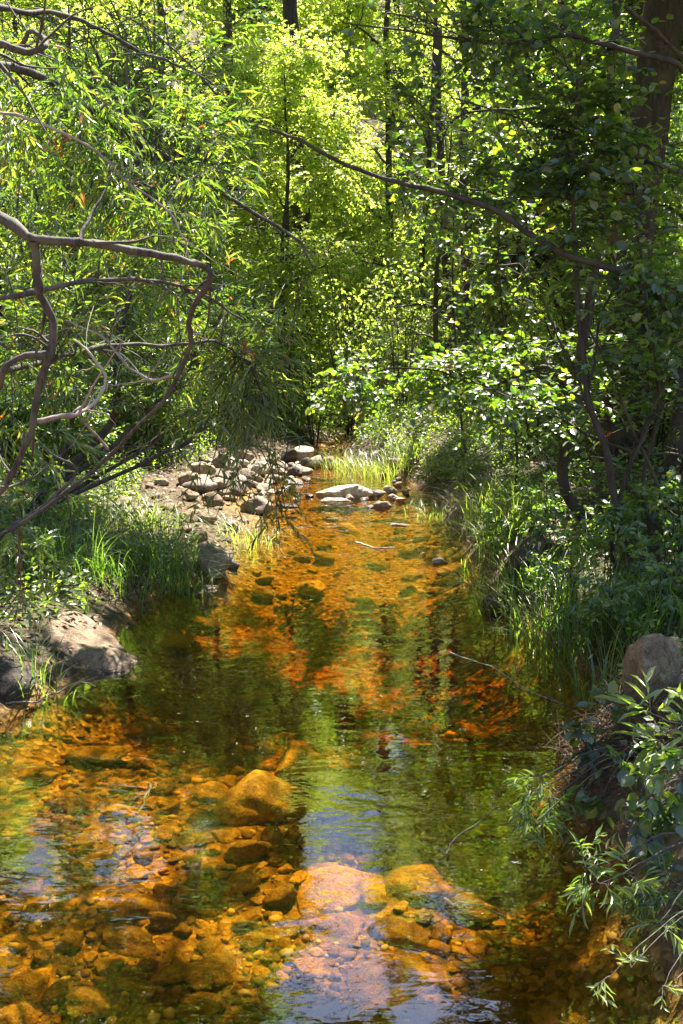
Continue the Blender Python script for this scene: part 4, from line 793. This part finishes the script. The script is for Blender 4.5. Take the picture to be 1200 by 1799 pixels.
# herbs along the right bank and shade plants
for k, (px, py, lb) in enumerate([(900,900,'broad leaved herb lit by sun at the right shore'),(880,960,'herb at the right waterline below the low alder branches'),(1000,1080,'shaded herb at the foot of the slender alder'),(1070,1040,'herb between the two leaning stems'),(1150,1080,'herb above the speckled boulder'),(1060,1160,'herb trailing over the dark water'),(1130,970,'leafy herb at the right edge in shade'),(830,880,'pale leafed herb behind the right shore grass'),(760,850,'herb with pale flowers right of the far rocks'),(960,960,'herb left of the slender trunk'),(1180,1010,'tall herb at the right edge'),(60,960,'herb in the left bank grass'),(120,880,'dark herb behind the left bank grass')]):
    p = G(px, py); r = .16+.02*(k % 3)
    shrub('herb', lb, p[0], p[1], .34+.06*(k % 4), r, 15, 'shade' if k % 2 else 'fine', 7, 'plant', 'oval', ll=.042, lw=.022, twigs=4, per=7, tlen=.12, droop=.1, flat=.5, br=.002, sr=.003, twr=.001, prune=False)

# ------------------------------------------------------------ grass tufts
def blades(P, L, wd, lean, az, K=7, droopy=1.0):
    n = len(P); t = np.linspace(0, 1, K)[None, :, None]; h = np.stack([np.cos(az), np.sin(az), 0*az], -1)[:, None]
    out = lean[:, None, None]*L[:, None, None]*(t*.35+t**2.2*droopy); up = L[:, None, None]*(t-.55*lean[:, None, None]*t**2.4*droopy)
    c = P[:, None]+h*out+np.array([0, 0, 1.])*up; s = np.stack([-np.sin(az), np.cos(az), 0*az], -1)[:, None]
    w = wd[:, None, None]*(1-t**1.7)*.5+.0002
    V = np.stack([c-s*w, c+s*w], 2); i = (np.arange(n)[:, None]*K+np.arange(K-1)[None])*2
    return V.reshape(-1, 3), np.stack([i, i+1, i+3, i+2], -1).reshape(-1, 4), K*2
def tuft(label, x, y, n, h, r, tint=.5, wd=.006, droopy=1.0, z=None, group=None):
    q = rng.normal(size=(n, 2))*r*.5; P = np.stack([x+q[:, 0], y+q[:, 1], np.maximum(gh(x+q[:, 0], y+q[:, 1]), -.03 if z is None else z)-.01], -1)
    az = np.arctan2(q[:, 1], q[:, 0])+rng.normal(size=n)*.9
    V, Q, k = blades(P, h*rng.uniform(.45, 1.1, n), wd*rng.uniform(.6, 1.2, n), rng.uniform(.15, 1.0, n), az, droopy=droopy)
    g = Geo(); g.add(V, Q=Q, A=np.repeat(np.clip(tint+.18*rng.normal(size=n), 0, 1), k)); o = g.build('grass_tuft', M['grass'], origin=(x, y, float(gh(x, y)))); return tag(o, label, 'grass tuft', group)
def ptuft(px, py, *a, **k): p = G(px, py); lb = a[0]; return tuft(lb, p[0], p[1], *a[1:], **k)
ptuft(205,1010,'thick dark tuft of long grass on the left bank above the grey boulder',330,.42,.36,.3,droopy=1.4)  # left bank tufts tinted darker to stand in for shade
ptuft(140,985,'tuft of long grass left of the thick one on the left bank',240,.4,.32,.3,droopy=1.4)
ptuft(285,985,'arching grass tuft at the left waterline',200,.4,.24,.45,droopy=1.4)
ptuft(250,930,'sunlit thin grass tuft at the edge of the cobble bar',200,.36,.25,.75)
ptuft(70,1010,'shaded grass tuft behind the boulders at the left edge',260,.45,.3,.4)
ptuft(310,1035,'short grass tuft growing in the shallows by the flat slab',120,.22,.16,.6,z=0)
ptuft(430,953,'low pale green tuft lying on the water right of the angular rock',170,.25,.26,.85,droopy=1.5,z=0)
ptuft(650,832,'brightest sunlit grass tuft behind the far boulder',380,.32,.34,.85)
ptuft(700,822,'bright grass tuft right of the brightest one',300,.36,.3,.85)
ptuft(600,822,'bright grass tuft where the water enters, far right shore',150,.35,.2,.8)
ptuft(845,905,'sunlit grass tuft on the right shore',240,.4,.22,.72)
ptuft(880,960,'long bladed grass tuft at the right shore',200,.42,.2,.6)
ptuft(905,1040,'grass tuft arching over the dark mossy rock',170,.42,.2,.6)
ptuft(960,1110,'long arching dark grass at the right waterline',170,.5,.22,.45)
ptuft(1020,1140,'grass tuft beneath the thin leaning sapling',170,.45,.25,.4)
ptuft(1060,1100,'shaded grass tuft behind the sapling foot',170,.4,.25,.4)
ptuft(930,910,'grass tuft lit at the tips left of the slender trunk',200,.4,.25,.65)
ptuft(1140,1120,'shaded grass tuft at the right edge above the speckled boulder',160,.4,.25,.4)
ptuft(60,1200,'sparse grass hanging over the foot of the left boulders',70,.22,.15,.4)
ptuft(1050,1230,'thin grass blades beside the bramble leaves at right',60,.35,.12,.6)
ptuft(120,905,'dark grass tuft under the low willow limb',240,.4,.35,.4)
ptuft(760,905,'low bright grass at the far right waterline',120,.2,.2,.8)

# low ground cover and litter: uncountable
def scatter_leaves(name, label, cat, n, area, ll, lw, mat, tilt, hgt, cond, tint=.5, kind='fold'):
    x = rng.uniform(area[0], area[1], n); y = rng.uniform(area[2], area[3], n); z = gh(x, y); m = cond(x, y, z); x, y, z = x[m], y[m], z[m]; n = len(x)
    P = np.stack([x, y, z+hgt*rng.random(n)], -1); a = rng.uniform(0, 6.28, n)
    ax = np.stack([np.cos(a), np.sin(a), rng.normal(size=n)*tilt], -1); nm = nrm(np.array([0, 0, 1.])+tilt*rng.normal(size=(n, 3)))
    g = Geo(); leaves(g, P, ax, nm, ll*rng.uniform(.5, 1.2, n), lw*rng.uniform(.6, 1.2, n), kind, np.clip(tint+.25*rng.normal(size=n), 0, 1))
    return tag(g.build(name, mat, smooth=False), label, cat, kind='stuff')
offbar = lambda x, y, z: ~((x < np.interp(y, LY, LX)) & (x > np.interp(y, LY, LX)-.8) & (y > 6.7) & (y < 12))
scatter_leaves('leaf_litter', 'brown fallen leaves carpeting both banks', 'leaf litter', 60000, (-6, 6, 2, 15), .05, .028, M['deadleaf'], .35, .02, lambda x, y, z: (z > .03) & (rng.random(len(x)) < .8))
scatter_leaves('ground_cover', 'low green leafy ground cover on both banks', 'ground cover', 260000, (-5, 5, 2.4, 15), .042, .024, M['fine'], .6, .20, lambda x, y, z: (z > .10) & offbar(x, y, z) & (snoise(x, y, .8, 41)+.3*rng.normal(size=len(x)) > np.where(y > 8.5, -.2, np.where(x > 0, .18, .12))))
scatter_leaves('hillside_brush', 'green brush covering the slope behind the trees', 'brush', 60000, (-22, 22, 15, 34), .16, .10, M['fine'], .8, .5, lambda x, y, z: (snoise(x, y, 2.5, 43)+.3*rng.normal(size=len(x)) > .1), .6)
scatter_leaves('bank_brush', 'bright green brush filling the space behind the stream head', 'brush', 120000, (-6, 7, 12.8, 20), .07, .045, M['lime'], .8, 1.9, lambda x, y, z: (snoise(x, y, 1.1, 47)+.3*rng.normal(size=len(x)) > -.1), .45)
# pine needle mat on right bank
n = 2600; c0 = G(1070, 1345); x = c0[0]+.10+rng.normal(size=n)*.13; y = c0[1]+rng.normal(size=n)*.2; a = rng.uniform(0, 6.28, n)
z = np.maximum(gh(x, y), .02)+rng.random(n)*.10*np.exp(-((x-c0[0]-.1)/.16)**2)
P0 = np.stack([x, y, z], -1); dd = np.stack([np.cos(a), np.sin(a), rng.normal(size=n)*.45], -1); L = rng.uniform(.05, .12, n)
PP = P0[:, None]+dd[:, None]*L[:, None, None]*np.linspace(0, 1, 3)[None, :, None]; PP[:, 1, 2] += .006
g = Geo(); V, Q = tubes(PP, np.full((n, 3), .0009), 3); g.add(V, Q=Q, A=np.repeat(rng.random(n), 9)); tag(g.build('pine_needles', M['deadleaf']), 'heap of brown pine needles on the right bank above the water', 'pine needles', kind='stuff')

# ------------------------------------------------------------ sticks, roots, dead things
def stick(name, label, pts, r0, r1, mat='deadwood', forks=2, cat='stick', wob=.008):
    P = [np.array(p, float) for p in pts]; o = P[0]; m = len(P); g = Geo(); c = crv([(*P[i], r0+(r1-r0)*i/(m-1)) for i in range(m)], 26, wob); limb(g, c, 6, .05)
    L = np.linalg.norm(P[-1]-P[0])
    for k in range(forks):
        i = int(rng.uniform(8, 22)); s = c[i, :3]; d = nrm(c[-1, :3]-c[0, :3]+rng.normal(size=3)*.5*L)*L*rng.uniform(.15, .35); d[2] = abs(d[2])*.4
        limb(g, crv([(*s, c[i, 3]*.6), (*(s+d*.5+rng.normal(size=3)*.01), c[i, 3]*.4), (*(s+d), .0008)], 10, .004), 5)
    return tag(g.build(name, M[mat], origin=tuple(o)), label, cat)
def gz(px, py, dz=.01): p = G(px, py); return (p[0], p[1], max(p[2], 0)+dz)
stick('stick', 'thin dead stick lying along the left shoreline below the boulders', [gz(10,1240),gz(70,1236),gz(120,1215),gz(165,1202,.03)], .005, .002)
stick('stick', 'forked bare stick leaning on the angular tan rock', [gz(372,1030,-.01),D(368,995,6.0),D(385,978,6.1),D(408,973,6.1)], .009, .004, forks=1)
stick('stick', 'pale stick floating by the dark mossy rock at right', [gz(800,1030,.004),gz(830,1030,.008),gz(862,1040,.01)], .006, .004, 'palebark', 0)
stick('stick', 'pale stick stranded on stones in the far riffle', [gz(625,955,.004),gz(650,962,.006),gz(690,966,.004)], .008, .005, 'palebark', 1)
stick('stick', 'dead stick across the water in front of the right bank', [gz(790,1150,.003),gz(860,1180,.006),gz(930,1215,.004),gz(990,1240,.006)], .003, .0015)
stick('stick', 'thin dark stick poking out over the broad orange stone', [gz(775,1500,-.02),gz(800,1480,.01),gz(850,1460,.03),gz(880,1450,.05)], .003, .0015, 'bark')
stick('stick', 'bare twig lying on the left boulder tops', [gz(95,1050,.05),gz(140,1020,.12),gz(190,1000,.15)], .003, .0015)
stick('fallen_branch', 'pale fallen branch on the sunlit left slope', [gz(20,752,.03),gz(110,742,.05),gz(200,770,.05)], .03, .018, 'palebark', 1)
stick('root', 'dark roots dangling under the left bank grass', [gz(225,1050,.12),gz(245,1065,.05),gz(262,1082,-.01)], .006, .002, 'bark', 5, 'root')
stick('root', 'pale roots trailing to the water beside the angular rock', [gz(320,990,.1),gz(330,1005,.04),gz(345,1020,-.01)], .009, .003, 'deadwood', 3, 'root')
stick('root', 'gnarled root in the brown needle heap on the right bank', [gz(1110,1300,.08),gz(1060,1350,.06),gz(1015,1400,-.01)], .016, .006, 'bark', 3, 'root')
stick('root', 'tangled thin roots at the foot of the slender alder', [gz(985,1010,.1),gz(960,1060,.06),gz(950,1120,-.01)], .01, .003, 'deadwood', 6, 'root')
stick('sunken_twigs', 'reddish sunken twigs beside the pointed stone, bottom right of centre', [(*W(780,1590,-.1)[:2],-.08),(*W(820,1610,-.1)[:2],-.06),(*W(880,1630,-.1)[:2],-.07)], .006, .002, 'deadwood', 6, 'twigs')
stick('sunken_twigs', 'curved sunken twigs left of the big dome stone', [(*W(240,1440,-.1)[:2],-.08),(*W(262,1420,-.1)[:2],-.05),(*W(258,1395,-.1)[:2],-.06)], .005, .002, 'deadwood', 4, 'twigs')
for lb, a in [('tangle of thin dead stems in shade under the bushy willow', (300,800)), ('dead stems leaning behind the slender alder', (1080,900)), ('dead stems at the right edge below the low branch', (1160,900)), ('bare grey stems under the shrub left of the rock pile', (400,790)), ('thin dry stems on the left bank under the low limb',(180,850))]:
    p = G(*a); g = Geo(); n = 46
    st = np.stack([p[0]+rng.normal(size=n)*.2, p[1]+rng.normal(size=n)*.2, np.full(n, p[2])], -1); st[:, 2] = gh(st[:, 0], st[:, 1]); dr = nrm(rng.normal(size=(n, 3))*[1, 1, .5]+[0, 0, .8])*rng.uniform(.3, 1.0, (n, 1))
    t = np.linspace(0, 1, 7)[None, :, None]; PP = st[:, None]+dr[:, None]*t+rng.normal(size=(n, 7, 3))*.015+np.array([0, 0, -.3])*t**2*rng.random((n, 1, 1))
    V, Q = tubes(PP, np.linspace(.004, .001, 7)[None]*rng.uniform(.5, 1.3, (n, 1)), 4); g.add(V, Q=Q, A=.5); tag(g.build('dry_thicket', M['branch'], origin=tuple(p)), lb, 'thicket')
# rusty hanging frond and dead leaf clusters
p = D(34, 930, 3.0); g = Geo(); n = 8; t = np.linspace(0, 1, 9)[None, :, None]
st = np.tile(p, (n, 1)); e = D(40, 1075, 3.0)-p; PP = st[:, None]+e*t*rng.uniform(.4, 1.05, (n, 1, 1))+rng.normal(size=(n, 1, 3))*.012*t+rng.normal(size=(n, 9, 3))*.003
V, Q = tubes(PP, np.full((n, 9), .0013), 3); g.add(V, Q=Q, A=np.repeat(rng.random(n), 27)); tag(g.build('dead_frond', M['deadleaf'], origin=tuple(p)), 'rusty brown dead frond hanging straight down at the left edge', 'dead frond')
for lb, q in [('rusty red dead leaf cluster among the upper left willow leaves', (105,255,3.9)), ('small rusty leaf cluster at the tip of the low willow spray', (432,610,4.9)), ('dry rusty leaves caught on the low bare branch at right', (1062,770,5.1)), ('tiny rusty leaf pair on the low alder spray', (790,640,6.2))]:
    p = D(*q); n = 14 if q[2] < 6 else 7; g = Geo(); leaves(g, p+rng.normal(size=(n, 3))*.012, rng.normal(size=(n, 3))+[0, 0, -.5], rng.normal(size=(n, 3)), rng.uniform(.03, .065, n), rng.uniform(.008, .014, n), 'lance', rng.random(n)); tag(g.build('dead_leaf_cluster', M['rust'], origin=tuple(p), smooth=False), lb, 'dead leaves')

# floating bits on the water: leaves and pollen
n = 190; px = rng.uniform(300, 1000, n); py = rng.uniform(880, 1330, n); P = np.array([W(a, b, .0035) for a, b in zip(px, py)]); m = gh(P[:, 0], P[:, 1]) < -.03; P = P[m]; n = len(P)
a = rng.uniform(0, 6.28, n); g = Geo(); leaves(g, P, np.stack([np.cos(a), np.sin(a), 0*a+.02], -1), nrm(np.array([0, 0, 1.])+.05*rng.normal(size=(n, 3))), rng.uniform(.01, .035, n), rng.uniform(.005, .013, n), 'fold', rng.uniform(.0, .93, n))
tag(g.build('floating_leaves', M['deadleaf'], smooth=False), 'small fallen leaves floating on the stream', 'floating leaves', kind='stuff')

# ------------------------------------------------------------ light, sky, camera
w = bpy.data.worlds.new('World'); S.world = w; w.use_nodes = True; nt = w.node_tree; bg = nt.nodes['Background']; sk = nt.nodes.new('ShaderNodeTexSky'); sk.sky_type = 'NISHITA'; sk.sun_disc = False
sk.sun_elevation = EL; sk.sun_rotation = AZ; sk.air_density = 1.0; sk.dust_density = .6; sk.ozone_density = 1.5; nt.links.new(sk.outputs[0], bg.inputs[0]); bg.inputs[1].default_value = .068
sl = bpy.data.lights.new('sun', 'SUN'); sl.energy = 5; sl.angle = math.radians(.5); sl.color = (1, .93, .80); so = bpy.data.objects.new('sun', sl); C.objects.link(so)
so.rotation_euler = Vector(-SUN).to_track_quat('-Z', 'Y').to_euler(); so.location = (3, 8, 20)
cd = bpy.data.cameras.new('camera'); co = bpy.data.objects.new('camera', cd); C.objects.link(co); co.location = CAM; co.rotation_euler = (math.radians(90)-PITCH, 0, 0)
cd.sensor_fit = 'VERTICAL'; cd.sensor_height = 36; cd.lens = 36*F/1799; cd.clip_start = .05; cd.clip_end = 1000; S.camera = co
S.view_settings.view_transform = 'Standard'; S.view_settings.look = 'None'; S.view_settings.exposure = 2.22; S.view_settings.gamma = 1
c = S.cycles; c.max_bounces = 7; c.diffuse_bounces = 1; c.glossy_bounces = 3; c.transmission_bounces = 4; c.transparent_max_bounces = 10; c.volume_bounces = 0
c.sample_clamp_indirect = 6; c.caustics_reflective = False; c.caustics_refractive = False; c.use_denoising = True; c.blur_glossy = .3
